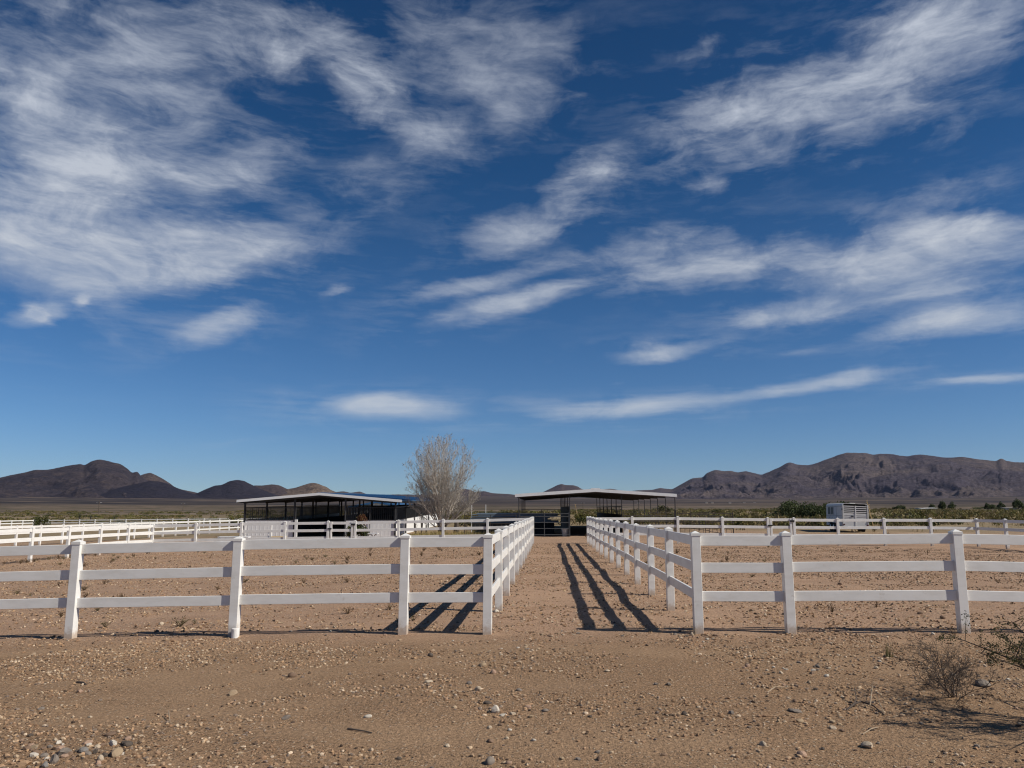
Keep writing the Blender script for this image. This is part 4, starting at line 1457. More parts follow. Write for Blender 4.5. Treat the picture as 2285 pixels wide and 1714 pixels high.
# ------------------------------------------------------------------ far houses and trees on the right
def far_house(label, px0, px1, Y, top_py, wall, gable=True):
    xa, xb = x_at(px0, Y, 1138), x_at(px1, Y, 1138); xc = (xa + xb) / 2; z = float(zfull(xc, Y))
    h = float(at_y(px0, top_py, Y)[2]) - z; w = (xb - xa) / 2
    root = empty('far_house', (xc, Y, z), label=label, cat='house', group='pale houses on the far plain')
    wh = h * (.72 if gable else .94)
    MB().box(-w, w, 0, 8, -1.5, wh).build('wall', wall, root)
    if gable:
        MB().prismx([(-.5, wh), (8.5, wh), (4, h)], -w - .3, w + .3).build('roof', M['house_white'] if random.random() < .5 else M['house_roof'], root)
    else:
        MB().box(-w - .2, w + .2, -.2, 8.2, wh + .003, h).build('roof', M['house_roof'], root)
    for t in (-.55, .05, .6):
        f = MB().box(w * t - .6, w * t + .6, -.05, -.003, wh * .38, wh * .72).build('window', M['house_white'], root)
        MB().box(w * t - .5, w * t + .5, -.09, -.053, wh * .42, wh * .68).build('pane', M['glass'], f)
    MB().box(-w * .3 - .45, -w * .3 + .45, -.06, -.003, -.2, wh * .68).build('door', M['house_roof'], root)


far_house('white house under the left far tree on the right plain', 2057, 2070, 400, 1133.5, M['house_white'])
far_house('white house just right of the first far white house', 2071, 2092, 405, 1133, M['house_white'])
far_house('long tan building below the two tall far trees', 2104, 2130, 410, 1136, M['house_tan'], False)
far_house('low white trailer home right of the two tall far trees', 2142, 2160, 420, 1136, M['house_white'], False)
far_house('small white shed at the left of the dark tree row', 2166, 2179, 420, 1136.5, M['house_white'])
far_house('white farmhouse below the largest far tree at the right edge', 2244, 2273, 400, 1132.5, M['house_white'])
far_house('small far white house left of the far tree pair', 1962, 1981, 520, 1136, M['house_white'], False)
for i, (p, py, lab) in enumerate(((1577, 1119.5, 'tiny white house left of the mesquites at the mountain foot'), (1590, 1121.5, 'tiny white house beside the leftmost one at the mountain foot'), (1629, 1121.5, 'tiny white house midway along the mountain foot'),
                             (1661, 1124.5, 'brightest tiny white house before the mountain foot'), (1684, 1121, 'tiny white house nearest the mesquites at the mountain foot'), (1424, 1116, 'tiny white house under the shelter roof at the mountain foot'))):
    Y = 2300.; x = x_at(p, Y, py); z = float(zfull(x, Y))
    root = empty('far_house', (x, Y, z), label=lab, cat='house', group='tiny houses at the mountain foot')
    MB().box(-3.4, 3.4, 0, 6, -3, 1.5).build('wall', M['house_tan'], root)
    MB().prismx([(-.4, 1.5), (6.4, 1.5), (3, 2.3)], -3.7, 3.7).build('roof', M['house_roof'], root)


def far_tree(label, px, Y, w_px, top_py, seed, cols=GREEN_DK, conic=True):
    x = x_at(px, Y, 1138); z = float(zfull(x, Y)); h = float(at_y(px, top_py, Y)[2]) - z
    r = w_px / 2 / F_PX * Y
    root = empty('far_tree', (x, Y, z), label=label, cat='tree', group='dark trees by the far houses')
    V, F, C = leafy('crown', 1500, r * 1.25, r * 1.25, h * .80, h * .11, seed, cols, 16, stems=0)
    if conic:
        k = 1 - .62 * np.clip(V[:, 2] / (h * .9), 0, 1) ** 1.4
        V[:, 0] *= k; V[:, 1] *= k
    link_mesh('crown', np_mesh('crown', V, F, M['leaf'], C), root, (0, 0, h * .08))
    MB().tube([(0, 0, -.3), (0, 0, h * .5)], [h * .03, h * .015], 6).build('trunk', M['bark_dark'], root)


FT = [('round dark far tree, the left of a touching pair', 2000, 14, 1126.5, False), ('round dark far tree, the right of a touching pair', 2012, 13, 1126, False),
      ('small dark tree standing over the far white houses', 2080, 13, 1123.5, True), ('tall dark far tree, left of two above the tan building', 2102, 18, 1116, True),
      ('tall dark far tree, right of two above the tan building', 2127, 19, 1118.5, True), ('low olive far tree at the left end of the tree row', 2187, 22, 1129, False),
      ('slim far tree second in the row at the right', 2203, 12, 1121, True), ('rounded dark far tree in the middle of the row', 2216, 18, 1124.5, False),
      ('tall dark far tree at the right end of the row', 2234, 16, 1118.5, True), ('largest dark far tree beside the farmhouse at the right edge', 2270, 25, 1111.5, True)]
for i, (lab, p, w, t, cn) in enumerate(FT):
    far_tree(lab, p, 395 + (i % 3) * 12, w * 1.12, t, 300 + i, GREEN_DK, cn)

# ------------------------------------------------------------------ yard objects left of the barn
yb = empty('white_bench', (x_at(523, 46.5, 1195), 46.5, float(zfull(x_at(523, 46.5, 1195), 46.5))), label='long low white bench behind the cross fence left of the barn', cat='bench')
MB().box(-.95, .95, -.2, .2, .40, .47).build('seat', M['white_trim'], yb, bevel=.01)
for s in (-.7, .7):
    MB().box(s - .05, s + .05, -.17, .17, -.05, .398).build('leg', M['white_trim'], yb)
xx = x_at(485, 45.5, 1195)
bk = empty('bucket', (xx, 45.5, float(zfull(xx, 45.5))), label='black bucket beside the low white bench', cat='bucket')
MB().lathe([(0, .0), (.13, .0), (.17, .36), (.185, .36), (.185, .39), (.15, .39), (.115, .03), (0, .03)], 14).build('shell', M['bucket'], bk)
MB().tube([(-.18, 0, .37), (-.12, 0, .5), (0, 0, .55), (.12, 0, .5), (.18, 0, .37)], .008, 4).build('bail', M['pipe'], bk)
# jump standards with poles
xj0, xj1 = x_at(546, 48, 1190), x_at(604, 48, 1190)
zj = float(zfull(xj0, 48))
jp = empty('jump_fence', (xj0, 48, zj), label='low white jump with two rails in front of the barn stall wall', cat='horse jump')
for xq in (0, xj1 - xj0):
    MB().box(xq - .06, xq + .06, -.06, .06, -.1, 1.28).build('standard', M['vinyl'], jp)
for zq in (.36, .60):
    MB().box(.06, xj1 - xj0 - .06, -.03, .03, zq, zq + .12).build('pole', M['vinyl'], jp)
xb_ = x_at(622, 47.5, 1198)
hb = MB().box(-.45, .45, -.25, .25, -.03, .42).build('straw_bale', M['straw'], None, (xb_, 47.5, float(zfull(xb_, 47.5))), (0, 0, .1), bevel=.03)
setp(hb, 'tan straw bale on the ground right of the white jump', 'bale')
xb_ = x_at(833, 50, 1192)
wb = empty('small_table', (xb_, 50, float(zfull(xb_, 50))), label='small white table with crossed legs beside the ornamental bush', cat='table')
MB().box(-.32, .32, -.2, .2, .40, .44).build('tabletop', M['white_trim'], wb)
for s in (-1, 1):
    MB().bar((-.22 * s, -.12, -.02), (.2 * s, .12, .40), .03, .03).build('leg', M['trailer_grey'], wb)
    MB().bar((-.22 * s, .14, -.02), (.2 * s, -.1, .40), .03, .03).build('leg', M['trailer_grey'], wb)


# ------------------------------------------------------------------ small dry weeds in the paddocks
def weed_mesh(seed, cols):
    g = random.Random(seed); mb = MB()
    for k in range(g.randint(10, 18)):
        a = g.uniform(0, 6.28); t = g.uniform(.1, .9); L = g.uniform(.5, 1.0)
        e = Vector((math.cos(a) * t * L * .9, math.sin(a) * t * L * .9, L * (1 - .45 * t)))
        m_ = e * .5 + Vector((g.uniform(-.08, .08), g.uniform(-.08, .08), .05))
        mb.tube([(0, 0, -.05), m_, e], [.028, .02, .012], 3, False)
        for q in range(3):
            p = m_.lerp(e, g.uniform(0, 1)); d = Vector((g.gauss(0, 1), g.gauss(0, 1), g.gauss(.3, .8))).normalized()
            mb._add([p, p + d * .16 + Vector((.04, 0, 0)), p + d * .2, p + d * .12 - Vector((.04, 0, .02))], [(0, 1, 2, 3)])
    v = np.array(mb.v); cc = np.array(cols)
    gg = np.random.default_rng(seed)
    me = bpy.data.meshes.new('dry_weed'); me.from_pydata(mb.v, [], mb.f)
    at = me.color_attributes.new('col', 'FLOAT_COLOR', 'POINT')
    c4 = np.ones((len(v), 4), dtype=np.float32); c4[:, :3] = cc[gg.integers(0, len(cc), len(v))]
    at.data.foreach_set('color', c4.ravel())
    me.materials.append(M['twig'])
    return me


WEEDS = [weed_mesh(500 + i, BRN if i % 3 else [(.16, .12, .07), (.11, .10, .05), (.2, .15, .09)]) for i in range(6)]


def weed(x, y, s, label, group, name='dry_weed'):
    o = link_mesh(name, random.choice(WEEDS), None, (x, y, float(zfull(x, y)) + .004), (0, 0, random.uniform(0, 6.28)), (s * random.uniform(.9, 1.5), s * random.uniform(.9, 1.5), s))
    return setp(o, label, 'weed', group)


g = random.Random(77)
cnt = 0
while cnt < 95:
    y = 12.3 + 27 * g.random() ** 1.25; x = g.uniform(-20.5, -1.6)
    if fbm(x / 3., y / 3., 61, 2) < .47: continue
    if x < -y * .74: continue
    q = x / y; weed(x, y, g.uniform(.09, .22), 'small dry brown weed in the %s of the left paddock behind the %s near bay' % ('front' if y < 19 else ('middle' if y < 28 else 'back'), 'rightmost' if q > -.19 else ('middle' if q > -.40 else 'leftmost')), 'dry weeds in the left paddock'); cnt += 1
cnt = 0
while cnt < 40:
    y = 12.6 + 27 * g.random() ** 1.1; x = g.uniform(2.7, 22)
    if x > y * .64: continue
    q = x / y; weed(x, y, g.uniform(.08, .19), 'small dry brown weed in the %s of the right paddock behind the %s near bay' % ('front' if y < 19 else ('middle' if y < 28 else 'back'), 'leftmost' if q < .30 else ('middle' if q < .51 else 'rightmost')), 'dry weeds in the right paddock'); cnt += 1
for (px, py, s, lab) in ((776, 1370, .17, 'bushier dry weed on the dirt before the second near left fence bay'), (870, 1361, .16, 'pale spreading weed beside the third near left post'), (1311, 1200, .34, 'dry weed standing at the edge of the shelter shade'),
                         (775, 1300, .12, 'dry weed between the rails of the middle near left bay'), (1510, 1235, .24, 'reddish weed just inside the right lane fence'), (1980, 1195, .35, 'green-brown weed before the back of the horse trailer'),
                         (275, 1235, .42, 'broad brown weed at the foot of the left paddock side fence')):
    x, y, z = on_ground(px, py); weed(x, y, s, lab, None)
for k in range(16):
    y = 27 + k * .55; x = xs + random.uniform(-.4, .3)
    weed(x, y, random.uniform(.12, .26), 'dry weed along the foot of the left paddock side fence', 'weeds along the left side fence')

# ------------------------------------------------------------------ dead thorn bush, creosote bush, grass tuft, branches
def twiggy(root_name, label, cat, base, h, w, seed, stems, cols, levels=3, skew=(0, 0), r0=.009):
    g = random.Random(seed); mb = MB(); fine = MB()

    def grow(p, d, L, r, lvl):
        pts = [p]; q = p.copy(); dd = d.copy(); n = 4
        for i in range(n):
            dd = (dd + Vector((g.gauss(0, .22), g.gauss(0, .22), g.gauss(.02, .16)))).normalized()
            q = q + dd * (L / n); q.z = max(q.z, .01); pts.append(q.copy())
        (mb if lvl < 2 else fine).tube(pts, [max(.0012, r * (1 - .2 * i)) for i in range(n + 1)], 4 if lvl < 2 else 3, False)
        if lvl >= levels: return
        for i in range((6, 6, 4)[min(lvl, 2)]):
            t = g.uniform(.25, 1) * n; a = min(int(t), n - 1); c = pts[a].lerp(pts[a + 1], t - a)
            dn = (pts[a + 1] - pts[a]).normalized()
            sd = Vector((g.gauss(0, 1), g.gauss(0, 1), g.gauss(0, .8))); sd = (sd - dn * sd.dot(dn)).normalized()
            an = g.uniform(.5, 1.15)
            grow(c, (dn * math.cos(an) + sd * math.sin(an)).normalized(), L * g.uniform(.35, .55), r * .55, lvl + 1)
    for i in range(stems):
        a = g.uniform(0, 6.28); t = g.uniform(.1, 1.0)
        d = Vector((math.cos(a) * t * w + skew[0], math.sin(a) * t * w + skew[1], h * (1.05 - .5 * t))).normalized()
        grow(Vector((math.cos(a) * .03, math.sin(a) * .03, -.02)), d, h * g.uniform(.7, 1.05), r0, 0)
    root = empty(root_name, base, label=label, cat=cat)
    mb.build('stems', cols, root)
    stuff(fine.build('twigs', cols, root))
    return root


M['dead_bush'] = simple('grey_tan_dead_wood', (.105, .078, .06), .9, 0, .35, 12)
M['dead_twig'] = simple('dead_grey_twig', (.075, .055, .042), .9, 0, .35, 12)
x, y, z = on_ground(2128, 1554)
twiggy('dead_bush', 'dead leafless thorn bush on the sand at the lower right', 'bush', (x, y, z), .50, .58, 34, 13, M['dead_bush'], 3, (-.17, .0), .0058)


def creosote(label, base, h, r, seed, n):
    g = random.Random(seed); gn = np.random.default_rng(seed)
    root = empty('creosote_bush', base, label=label, cat='bush')
    mb = MB(); L0 = []
    for i in range(26):
        a = g.uniform(0, 6.28); t = g.uniform(.15, 1.0)
        e = Vector((math.cos(a) * r * t, math.sin(a) * r * t, h * (1.0 - .5 * t * t) * g.uniform(.8, 1.05)))
        m_ = e * .5 + Vector((g.uniform(-.05, .05), g.uniform(-.05, .05), .12 * h))
        mb.tube([(math.cos(a) * .05, math.sin(a) * .05, -.04), m_, e], [.012, .008, .003], 5, False)
        for k in range(9):
            p = m_.lerp(e, g.uniform(.0, 1)); d = Vector((g.gauss(0, 1), g.gauss(0, 1), g.gauss(.5, .6))).normalized(); ln = g.uniform(.10, .26)
            q = p + d * ln
            mb.tube([p, p.lerp(q, .5) + Vector((0, 0, .015)), q], [.004, .003, .0015], 3, False)
            for s in range(9):
                L0.append(p.lerp(q, g.uniform(.25, 1.0)))
    mb.build('stems', M['dead_twig'], root)
    P = np.array([[p.x, p.y, p.z] for p in L0]); P = P[gn.integers(0, len(P), n)] + gn.normal(size=(n, 3)) * .018
    ax = gn.normal(size=(n, 3)); ax[:, 2] += .5; ax /= np.linalg.norm(ax, axis=1)[:, None]
    bx = np.cross(ax, gn.normal(size=(n, 3))); bx /= np.linalg.norm(bx, axis=1)[:, None]
    L = .0145 * gn.uniform(.6, 1.3, n)[:, None]
    V = np.stack([P, P + ax * L * .5 + bx * L * .33, P + ax * L, P + ax * L * .5 - bx * L * .33], 1).reshape(-1, 3)
    C = np.repeat(np.array(CREO)[gn.integers(0, 4, n)] * gn.uniform(.8, 1.3, n)[:, None], 4, 0)
    stuff(link_mesh('leaves', np_mesh('leaves', V, np.arange(n * 4).reshape(-1, 4), M['leaf'], C), root))
    return root


cx, cy = 4.42, 6.75
creosote('leafy olive green creosote bush reaching in at the right edge', (cx, cy, float(zfull(cx, cy))), 1.0, 1.2, 8, 17000)

# grass tuft near the right fence
x, y, z = on_ground(1983, 1467)
gn = np.random.default_rng(5)
P = np.stack([gn.normal(0, .02, 60), gn.normal(0, .02, 60), np.zeros(60) - .01], 1)
V, F, C = blades(P, gn.uniform(.08, .24, 60), gn.uniform(.05, .45, 60), gn.uniform(.002, .004, 60), [(.20, .17, .08), (.12, .12, .05), (.27, .21, .11)], gn)
setp(link_mesh('grass_tuft', np_mesh('grass_tuft', V, F, M['twig'], C), None, (x, y, z)), 'small upright grass tuft left of the dead thorn bush', 'grass tuft')
for (px, py, s, lab) in ((1545, 1412, .24, 'thin dry grass sprig at the foot of the right lane corner post'), (2100, 1408, .22, 'pale dry sprig left of the rightmost near post')):
    x, y, z = on_ground(px, py)
    P = np.stack([gn.normal(0, .03, 26), gn.normal(0, .02, 26), np.zeros(26) - .01], 1)
    V, F, C = blades(P, gn.uniform(.06, s, 26), gn.uniform(.05, .5, 26), gn.uniform(.0015, .003, 26), [(.14, .10, .07), (.24, .19, .12)], gn)
    setp(link_mesh('grass_tuft', np_mesh('grass_tuft', V, F, M['twig'], C), None, (x, YF - .12, float(zfull(x, YF - .12)))), lab, 'grass tuft')


def branch(label, pts, r, mat, hs, name='dead_branch'):
    P = [Vector(on_ground(px, py)) for px, py in pts]
    o0 = P[0].copy(); mb = MB()
    Q = [p - o0 + Vector((0, 0, h)) for p, h in zip(P, hs)]
    mb.tube(Q, [r * (1 - .13 * i) for i in range(len(Q))], 6)
    o = mb.build(name, mat, None, o0)
    return setp(o, label, 'branch')


M['stick_pale'] = simple('pale_dry_stick', (.33, .25, .17), .9, 0, .3, 14)
branch('curved dark dead branch lying left of the bush shadow', [(1888, 1585), (1905, 1580), (1922, 1577), (1950, 1583), (1972, 1597)], .010, M['dead_twig'], (.0, .03, .045, .03, .01))
branch('pale forked twig standing out of the curved dead branch', [(1942, 1582), (1950, 1572), (1962, 1580), (1975, 1597)], .006, M['stick_pale'], (.03, .16, .06, .005))
branch('thin dark twig arching up from the curved dead branch', [(1905, 1581), (1912, 1570), (1908, 1560)], .006, M['dead_twig'], (.02, .05, .10))
branch('dark stick lying flat on the sand left of the stone row', [(776, 1628), (795, 1632), (812, 1634), (830, 1637)], .0075, M['dead_bush'], (.008, .012, .01, .006))
branch('thin pale stick on the sand below the bush shadow', [(1925, 1640), (1945, 1632), (1960, 1625)], .005, M['stick_pale'], (.005, .02, .008))
branch('pale bent stick right of centre on the gravel', [(1712, 1547), (1730, 1540), (1755, 1535)], .006, M['stick_pale'], (.005, .03, .006))
branch('short dark stick on the gravel at the far left', [(172, 1524), (186, 1526), (192, 1529)], .012, M['dead_twig'], (.008, .012, .006))
branch('short twig poking out of the gravel near the left stone heap', [(379, 1613), (377, 1606), (375, 1599)], .005, M['stick_pale'], (.0, .03, .05))

# ------------------------------------------------------------------ stones
def rock_mesh(seed, sub=2, cuts=7, cols=(.3, .25, .2), squash=.75, blocky=.5):
    g = np.random.default_rng(seed)
    bm = bmesh.new(); bmesh.ops.create_icosphere(bm, subdivisions=sub, radius=1.0)
    V = np.array([v.co[:] for v in bm.verts])
    for k in range(cuts):
        nrm_ = g.normal(size=3); nrm_ /= np.linalg.norm(nrm_); dcut = g.uniform(.55, .9)
        dd = V @ nrm_ - dcut
        V -= np.outer(np.clip(dd, 0, None), nrm_) * blocky * 1.6 if blocky else 0
    V *= (1 + .10 * (np.array([vnoise(v[0] * 2.3 + seed, v[1] * 2.3 + v[2] * 1.7, seed) for v in V]) - .5))[:, None]
    V[:, 2] *= squash
    for v, c in zip(bm.verts, V): v.co = c
    me = bpy.data.meshes.new('stone'); bm.to_mesh(me); bm.free()
    at = me.color_attributes.new('col', 'FLOAT_COLOR', 'POINT')
    c4 = np.ones((len(V), 4), dtype=np.float32)
    base = np.array(cols) * (1 + .25 * (g.random(len(V)) - .5))[:, None] if sub < 2 else np.tile(np.array(cols), (len(V), 1)) * (.85 + .3 * np.array([vnoise(v[0] * 1.4, v[1] * 1.4 + v[2], seed + 5) for v in V]))[:, None]
    c4[:, :3] = base
    at.data.foreach_set('color', c4.ravel())
    me.polygons.foreach_set('use_smooth', np.full(len(me.polygons), blocky < .4, dtype=bool))
    me.materials.append(M['stone'])
    return me


TAN, CREAM, GREY, BLUE, PINK, WHITE, BROWN, DARK, ORANGE = (.34, .25, .16), (.46, .37, .27), (.21, .175, .145), (.195, .18, .165), (.36, .24, .17), (.54, .48, .40), (.19, .125, .085), (.095, .075, .06), (.42, .27, .16)
# px, py of the foot, width px, height ratio, colour, blockiness, label
ROCKS = [
    (258, 1688, 28, .75, TAN, .25, 'largest smooth tan stone of the heap at the lower left'),
    (116, 1704, 20, 1.15, GREY, .6, 'upright grey slab stone in the lower left heap'),
    (140, 1686, 26, .7, GREY, .6, 'weathered grey stone behind the upright slab at lower left'),
    (184, 1679, 19, .65, BLUE, .3, 'rounded blue-grey stone at the top of the lower left heap'),
    (183, 1686, 9, .9, ORANGE, .5, 'small orange stone under the rounded blue-grey one'),
    (50, 1710, 25, .5, ORANGE, .5, 'flat orange-pink stone at the bottom left corner'),
    (223, 1697, 15, .95, CREAM, .5, 'yellow cream stone left of the largest tan stone'),
    (217, 1706, 14, .7, PINK, .4, 'red-brown stone below the yellow cream stone'),
    (211, 1682, 11, 1.1, DARK, .5, 'dark upright stone between the blue-grey and the tan stone'),
    (250, 1664, 20, .7, WHITE, .5, 'whitish stone behind the largest tan stone'),
    (242, 1643, 25, .4, BROWN, .2, 'half buried brown stone above the lower left heap'),
    (97, 1712, 19, .7, BLUE, .4, 'bluish stone at the bottom edge left of the heap'),
    (129, 1660, 12, .7, WHITE, .5, 'white stone above the upright grey slab'),
    (12, 1690, 12, .7, ORANGE, .4, 'pale orange stone at the left edge near the bottom'),
    (283, 1665, 18, .7, DARK, .5, 'dark grey stone right of the whitish stone in the heap'),
    (1076, 1487, 18, .6, TAN, .2, 'domed tan-grey stone, topmost of the row below the lane entrance'),
    (1101, 1503, 13, .95, PINK, .4, 'pinkish round stone just below the domed stone'),
    (1066, 1542, 17, 1.0, CREAM, .6, 'cream angular stone with steep sides in the middle row'),
    (1088, 1571, 20, .45, DARK, .4, 'flat dark stone behind the pointed white stone'),
    (1105, 1591, 19, 1.15, WHITE, .6, 'pointed white stone standing upright in the middle foreground'),
    (1093, 1706, 26, .8, GREY, .2, 'round dark grey stone at the bottom of the middle row'),
    (1047, 1527, 13, .7, GREY, .3, 'grey pebble stone left of the cream angular stone'),
    (1158, 1542, 17, .4, GREY, .2, 'flat oval grey stone right of the cream angular stone'),
    (1144, 1595, 14, .6, CREAM, .5, 'cream stone right of the pointed white stone'),
    (1123, 1598, 17, .35, WHITE, .4, 'flat white stone lying right below the pointed white stone'),
    (1178, 1580, 15, .55, PINK, .5, 'pink-brown stone well right of the pointed white stone'),
    (1191, 1654, 13, .5, WHITE, .2, 'white oval stone in the lower middle foreground'),
    (1138, 1631, 14, .45, WHITE, .3, 'flat white stone between the pointed stone and the round grey one'),
    (1094, 1657, 16, .55, BROWN, .4, 'dark brown stone above the round dark grey stone'),
    (1135, 1705, 14, .7, PINK, .4, 'reddish stone right of the round dark grey stone'),
    (1216, 1588, 19, .4, GREY, .2, 'smooth flat grey stone right of the middle row'),
    (1337, 1698, 16, .85, BROWN, .5, 'pointed dark brown stone at the bottom right of centre'),
    (1940, 1670, 31, .5, CREAM, .6, 'large pale angular stone at the lower right'),
    (1791, 1688, 22, .65, PINK, .6, 'blocky pink stone left of the large pale angular stone'),
    (1704, 1664, 16, .75, CREAM, .5, 'cream stone left of the blocky pink stone'),
    (1527, 1595, 14, .75, DARK, .3, 'round black-brown stone on the gravel right of centre'),
    (1774, 1567, 12, .8, BROWN, .4, 'small upright brown stone above the long grey stone'),
    (1778, 1589, 30, .25, GREY, .3, 'long flat grey stone in the right foreground'),
    (1786, 1612, 18, .45, TAN, .5, 'flat tan stone below the long grey stone'),
    (1857, 1614, 14, .7, TAN, .6, 'square tan stone right of the flat tan one'),
    (1859, 1627, 16, .5, CREAM, .6, 'pale flat stone under the square tan stone'),
    (2197, 1532, 34, .45, GREY, .4, 'half dark half pale grey stone right of the dead thorn bush'),
    (651, 1511, 20, .7, BROWN, .15, 'round brown clod on the gravel left of centre'),
    (517, 1552, 23, .6, TAN, .4, 'tan stone on the gravel at left of centre'),
    (636, 1606, 22, .55, GREY, .5, 'mottled grey stone below the round brown clod'),
    (358, 1396, 14, .7, CREAM, .5, 'cream stone on the dirt seen under the near left rails'),
    (349, 1411, 10, .7, DARK, .4, 'black stone just below the cream stone under the near left rails'),
    (1107, 1367, 12, .8, WHITE, .3, 'white stone at the foot of the second left lane post'),
    (960, 1465, 15, .7, DARK, .2, 'dark grey rounded stone left of the domed stone'),
    (1545, 1419, 9, 1.2, CREAM, .5, 'small cream stone against the right lane corner post'),
    (1598, 1420, 14, .5, BROWN, .3, 'brown stone right of the right lane corner post'),
    (957, 1524, 20, .45, CREAM, .3, 'flat pale stone left of the grey pebble stone'),
    (820, 1602, 18, .55, WHITE, .2, 'white oval stone left of the middle foreground'),
    (769, 1411, 10, .9, ORANGE, .4, 'pale orange stone in the shade line of the near left fence'),
    (1356, 1499, 16, .35, CREAM, .4, 'flat cream stone below the end of the lane shadows'),
    (1225, 1420, 10, .5, BROWN, .3, 'flat brown stone in the middle of the lane entrance'),
    (1826, 1490, 14, .7, GREY, .3, 'grey stone in the scatter below the second near right post'),
    (1668, 1488, 11, .8, PINK, .4, 'pink stone left of the scatter below the near right fence'),
    (2083, 1416, 9, .6, WHITE, .4, 'small white stone in the shade line left of the rightmost near post'),
    (1875, 1305, 12, .6, BROWN, .4, 'dark brown stone in the right paddock between the rails'),
    (2055, 1371, 13, .6, BROWN, .4, 'dark brown stone under the lowest near right rail, the left of two'),
    (2105, 1381, 11, .8, BROWN, .3, 'dark brown stone under the lowest near right rail, the right of two'),
]
for i, (px, py, w, hr, colr, bl_, lab) in enumerate(ROCKS):
    x, y, z = on_ground(px, py)
    dist = math.hypot(x, y)
    r = w / F_PX * dist * .50; bl_ = min(.75, bl_ + .18)
    me = rock_mesh(700 + i, 2, 7, colr, 1.0, bl_)
    o = link_mesh('stone', me, None, (x, y + r * .4, z + r * hr * .38), (random.uniform(-.15, .15), random.uniform(-.15, .15), random.uniform(0, 6.28)), (r, r * random.uniform(.75, .95), r * hr * 1.02))
    setp(o, lab, 'stone')

STV = [rock_mesh(900 + i, 1, 5, c, .7, .45) for i, c in enumerate((TAN, CREAM, GREY, BROWN, DARK, PINK, WHITE, TAN, CREAM, GREY, PINK, BROWN))]
g = random.Random(15)
k = 0
while k < 170:
    d = 5.3 + 9 * g.random() ** 1.3; a = math.radians(g.uniform(-39, 34)); x = d * math.sin(a); y = d * math.cos(a)
    if fbm(x / 1.6, y / 1.6, 55, 3) < .46: continue
    s = g.uniform(.012, .030)
    ci = g.randrange(12)
    o = link_mesh('stone', STV[ci], None, (x, y, float(zfull(x, y)) + s * .25), (g.uniform(-.3, .3), g.uniform(-.3, .3), g.uniform(0, 6.28)), (s * g.uniform(.9, 1.5), s, s * g.uniform(.7, 1.1)))
    cn_ = ('tan', 'cream', 'grey', 'brown', 'dark', 'pinkish', 'whitish', 'tan', 'cream', 'grey', 'pinkish', 'brown')[ci]
    sd_ = 'left' if x < -1.6 else ('right' if x > 1.6 else 'middle')
    setp(o, 'small loose %s stone on the %s %s of the foreground gravel' % (cn_, 'nearer' if d < 8 else 'farther', sd_), 'stone', 'loose stones on the foreground gravel')
    k += 1


for (px0, px1, py0, py1, nn, where) in ((40, 310, 1640, 1712, 46, 'in the stone heap at the lower left'), (1640, 1860, 1470, 1515, 26, 'in the scatter below the near right fence'),
                                       (1480, 1640, 1404, 1432, 22, 'round the right lane corner post'), (1060, 1230, 1425, 1475, 20, 'at the entrance of the lane'), (2180, 2285, 1500, 1560, 8, 'under the creosote bush')):
    for k in range(nn):
        px, py = g.uniform(px0, px1), g.triangular(py0, py1, (py0 + py1) / 2)
        x, y, z = on_ground(px, py)
        s = g.uniform(.010, .030) * (1.2 if py > 1600 else 1)
        ci = g.randrange(12)
        cn_ = ('tan', 'cream', 'grey', 'brown', 'dark', 'pinkish', 'whitish', 'tan', 'cream', 'grey', 'pinkish', 'brown')[ci]
        o = link_mesh('stone', STV[ci], None, (x, y, z + s * .2), (g.uniform(-.3, .3), g.uniform(-.3, .3), g.uniform(0, 6.28)), (s * g.uniform(.9, 1.5), s, s * g.uniform(.7, 1.1)))
        setp(o, 'small loose %s stone %s' % (cn_, where), 'stone', 'small stones ' + where)


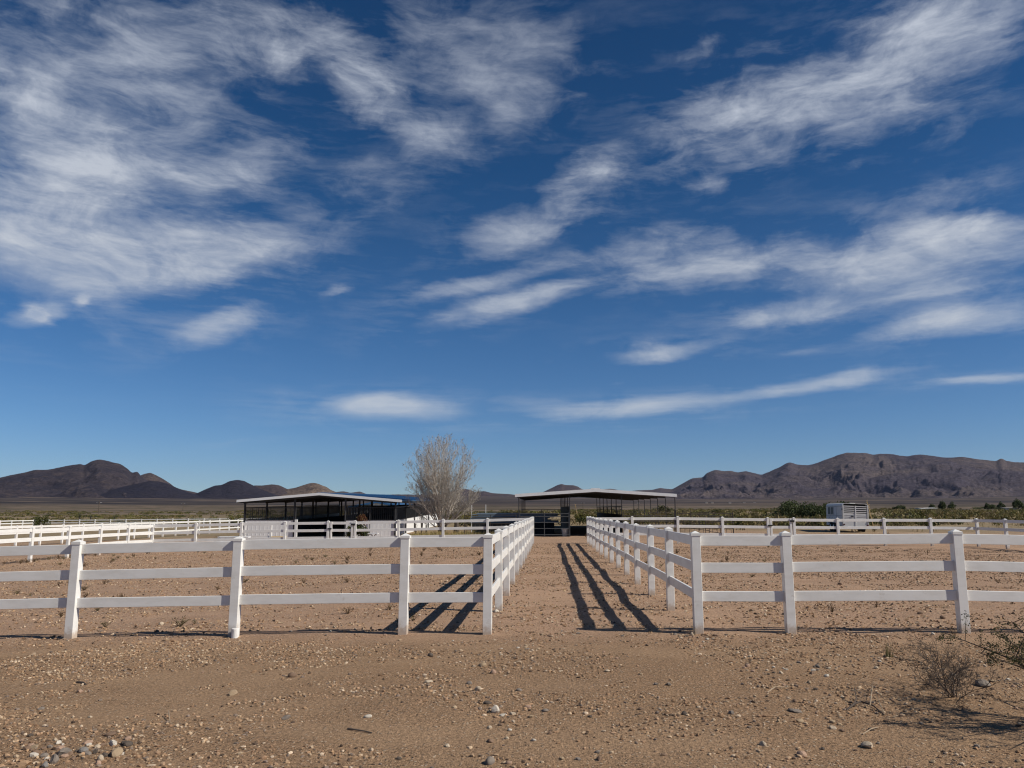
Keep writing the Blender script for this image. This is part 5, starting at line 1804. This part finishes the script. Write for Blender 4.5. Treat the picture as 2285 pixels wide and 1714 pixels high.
# gravel: everything smaller
ICO_V = None
def gravel(n, r0, r1, smin, smax, seed, expo, name, label):
    g = np.random.default_rng(seed)
    if r0 < 8:
        bm = bmesh.new(); bmesh.ops.create_icosphere(bm, subdivisions=1, radius=1.0)
        iv = np.array([v.co[:] for v in bm.verts]); jf = np.array([[v.index for v in f.verts] for f in bm.faces]); bm.free()
    else:
        iv = np.array([(1, 0, 0), (-.5, .87, 0), (-.5, -.87, 0), (.3, .2, 1), (-.2, -.1, -1)], float)
        jf = np.array([(0, 1, 3), (1, 2, 3), (2, 0, 3), (1, 0, 4), (2, 1, 4), (0, 2, 4)])
    t = g.random(n * 3)
    d = np.sqrt(r0 ** 2 + (r1 ** 2 - r0 ** 2) * t ** expo); a = np.radians(g.uniform(-41.5, 36.5, n * 3))
    X = d * np.sin(a); Y = d * np.cos(a)
    dn = fbm(X / 1.3, Y / .8, 8, 4) * .6 + fbm(X / .35, Y / .35, 58, 2) * .4
    thr = .44 + .14 * sstep(.48, .60, fbm((X + .16 * Y) / 3.4, (Y - .16 * X) / .95, 88, 3)) * (1 - .6 * sstep(11, 14, Y))
    ok = (dn + g.normal(0, .05, len(X))) > thr
    # paths beside the fences gather more stones
    X, Y = X[ok][:n], Y[ok][:n]
    m = len(X)
    s = smin + (smax - smin) * g.random(m) ** (3.2 if r0 < 8 else 2.4)
    sc = np.stack([s * g.uniform(.8, 1.5, m), s * g.uniform(.7, 1.1, m), s * g.uniform(.4, .85, m)], 1)
    pv_ = iv[None] * (1 + g.uniform(-.28, .22, (m, len(iv), 1))) * sc[:, None, :]
    th = g.uniform(0, 2 * math.pi, m); c, s_ = np.cos(th)[:, None], np.sin(th)[:, None]
    xr_ = pv_[..., 0] * c - pv_[..., 1] * s_; yr_ = pv_[..., 0] * s_ + pv_[..., 1] * c
    zc = zfull(X, Y) + sc[:, 2] * .35
    V = np.stack([xr_ + X[:, None], yr_ + Y[:, None], pv_[..., 2] + zc[:, None]], -1).reshape(-1, 3)
    F = (jf[None] + (np.arange(m) * len(iv))[:, None, None]).reshape(-1, 3)
    pal = np.array([(.35, .225, .13), (.40, .275, .17), (.29, .18, .105), (.22, .135, .08), (.44, .325, .215), (.32, .20, .12), (.10, .068, .048), (.50, .39, .28), (.21, .16, .125), (.37, .24, .15)])
    C = pal[g.integers(0, len(pal), m)] * g.uniform(.8, 1.2, m)[:, None]
    C = np.repeat(C, len(iv), 0)
    setp(link_mesh(name, np_mesh(name, V, F, M['gravel'], C)), label, 'gravel', kind='stuff')


gravel(36000, 5.0, 12.2, .004, .020, 3, .9, 'gravel', 'loose tan gravel scattered over the foreground sand')
gravel(110000, 12.0, 42.0, .009, .034, 4, 1.0, 'gravel', 'loose gravel on the lane and in the paddocks')


# ------------------------------------------------------------------ clear desert air
hz_m = bpy.data.materials.new('thin_air')
hz_m.use_nodes = True
ht = hz_m.node_tree
ht.nodes.clear()
hv = ht.nodes.new('ShaderNodeVolumePrincipled')
hv.inputs['Color'].default_value = (.60, .68, 1.0, 1)
hv.inputs['Density'].default_value = 1.1e-5
hv.inputs['Anisotropy'].default_value = .2
ho = ht.nodes.new('ShaderNodeOutputMaterial')
ht.links.new(hv.outputs[0], ho.inputs['Volume'])
hb_ = MB().box(-19000, 19000, -19000, 19000, -9, 900).build('haze', hz_m)
setp(hb_, 'thin blue air over the plain', kind='stuff')
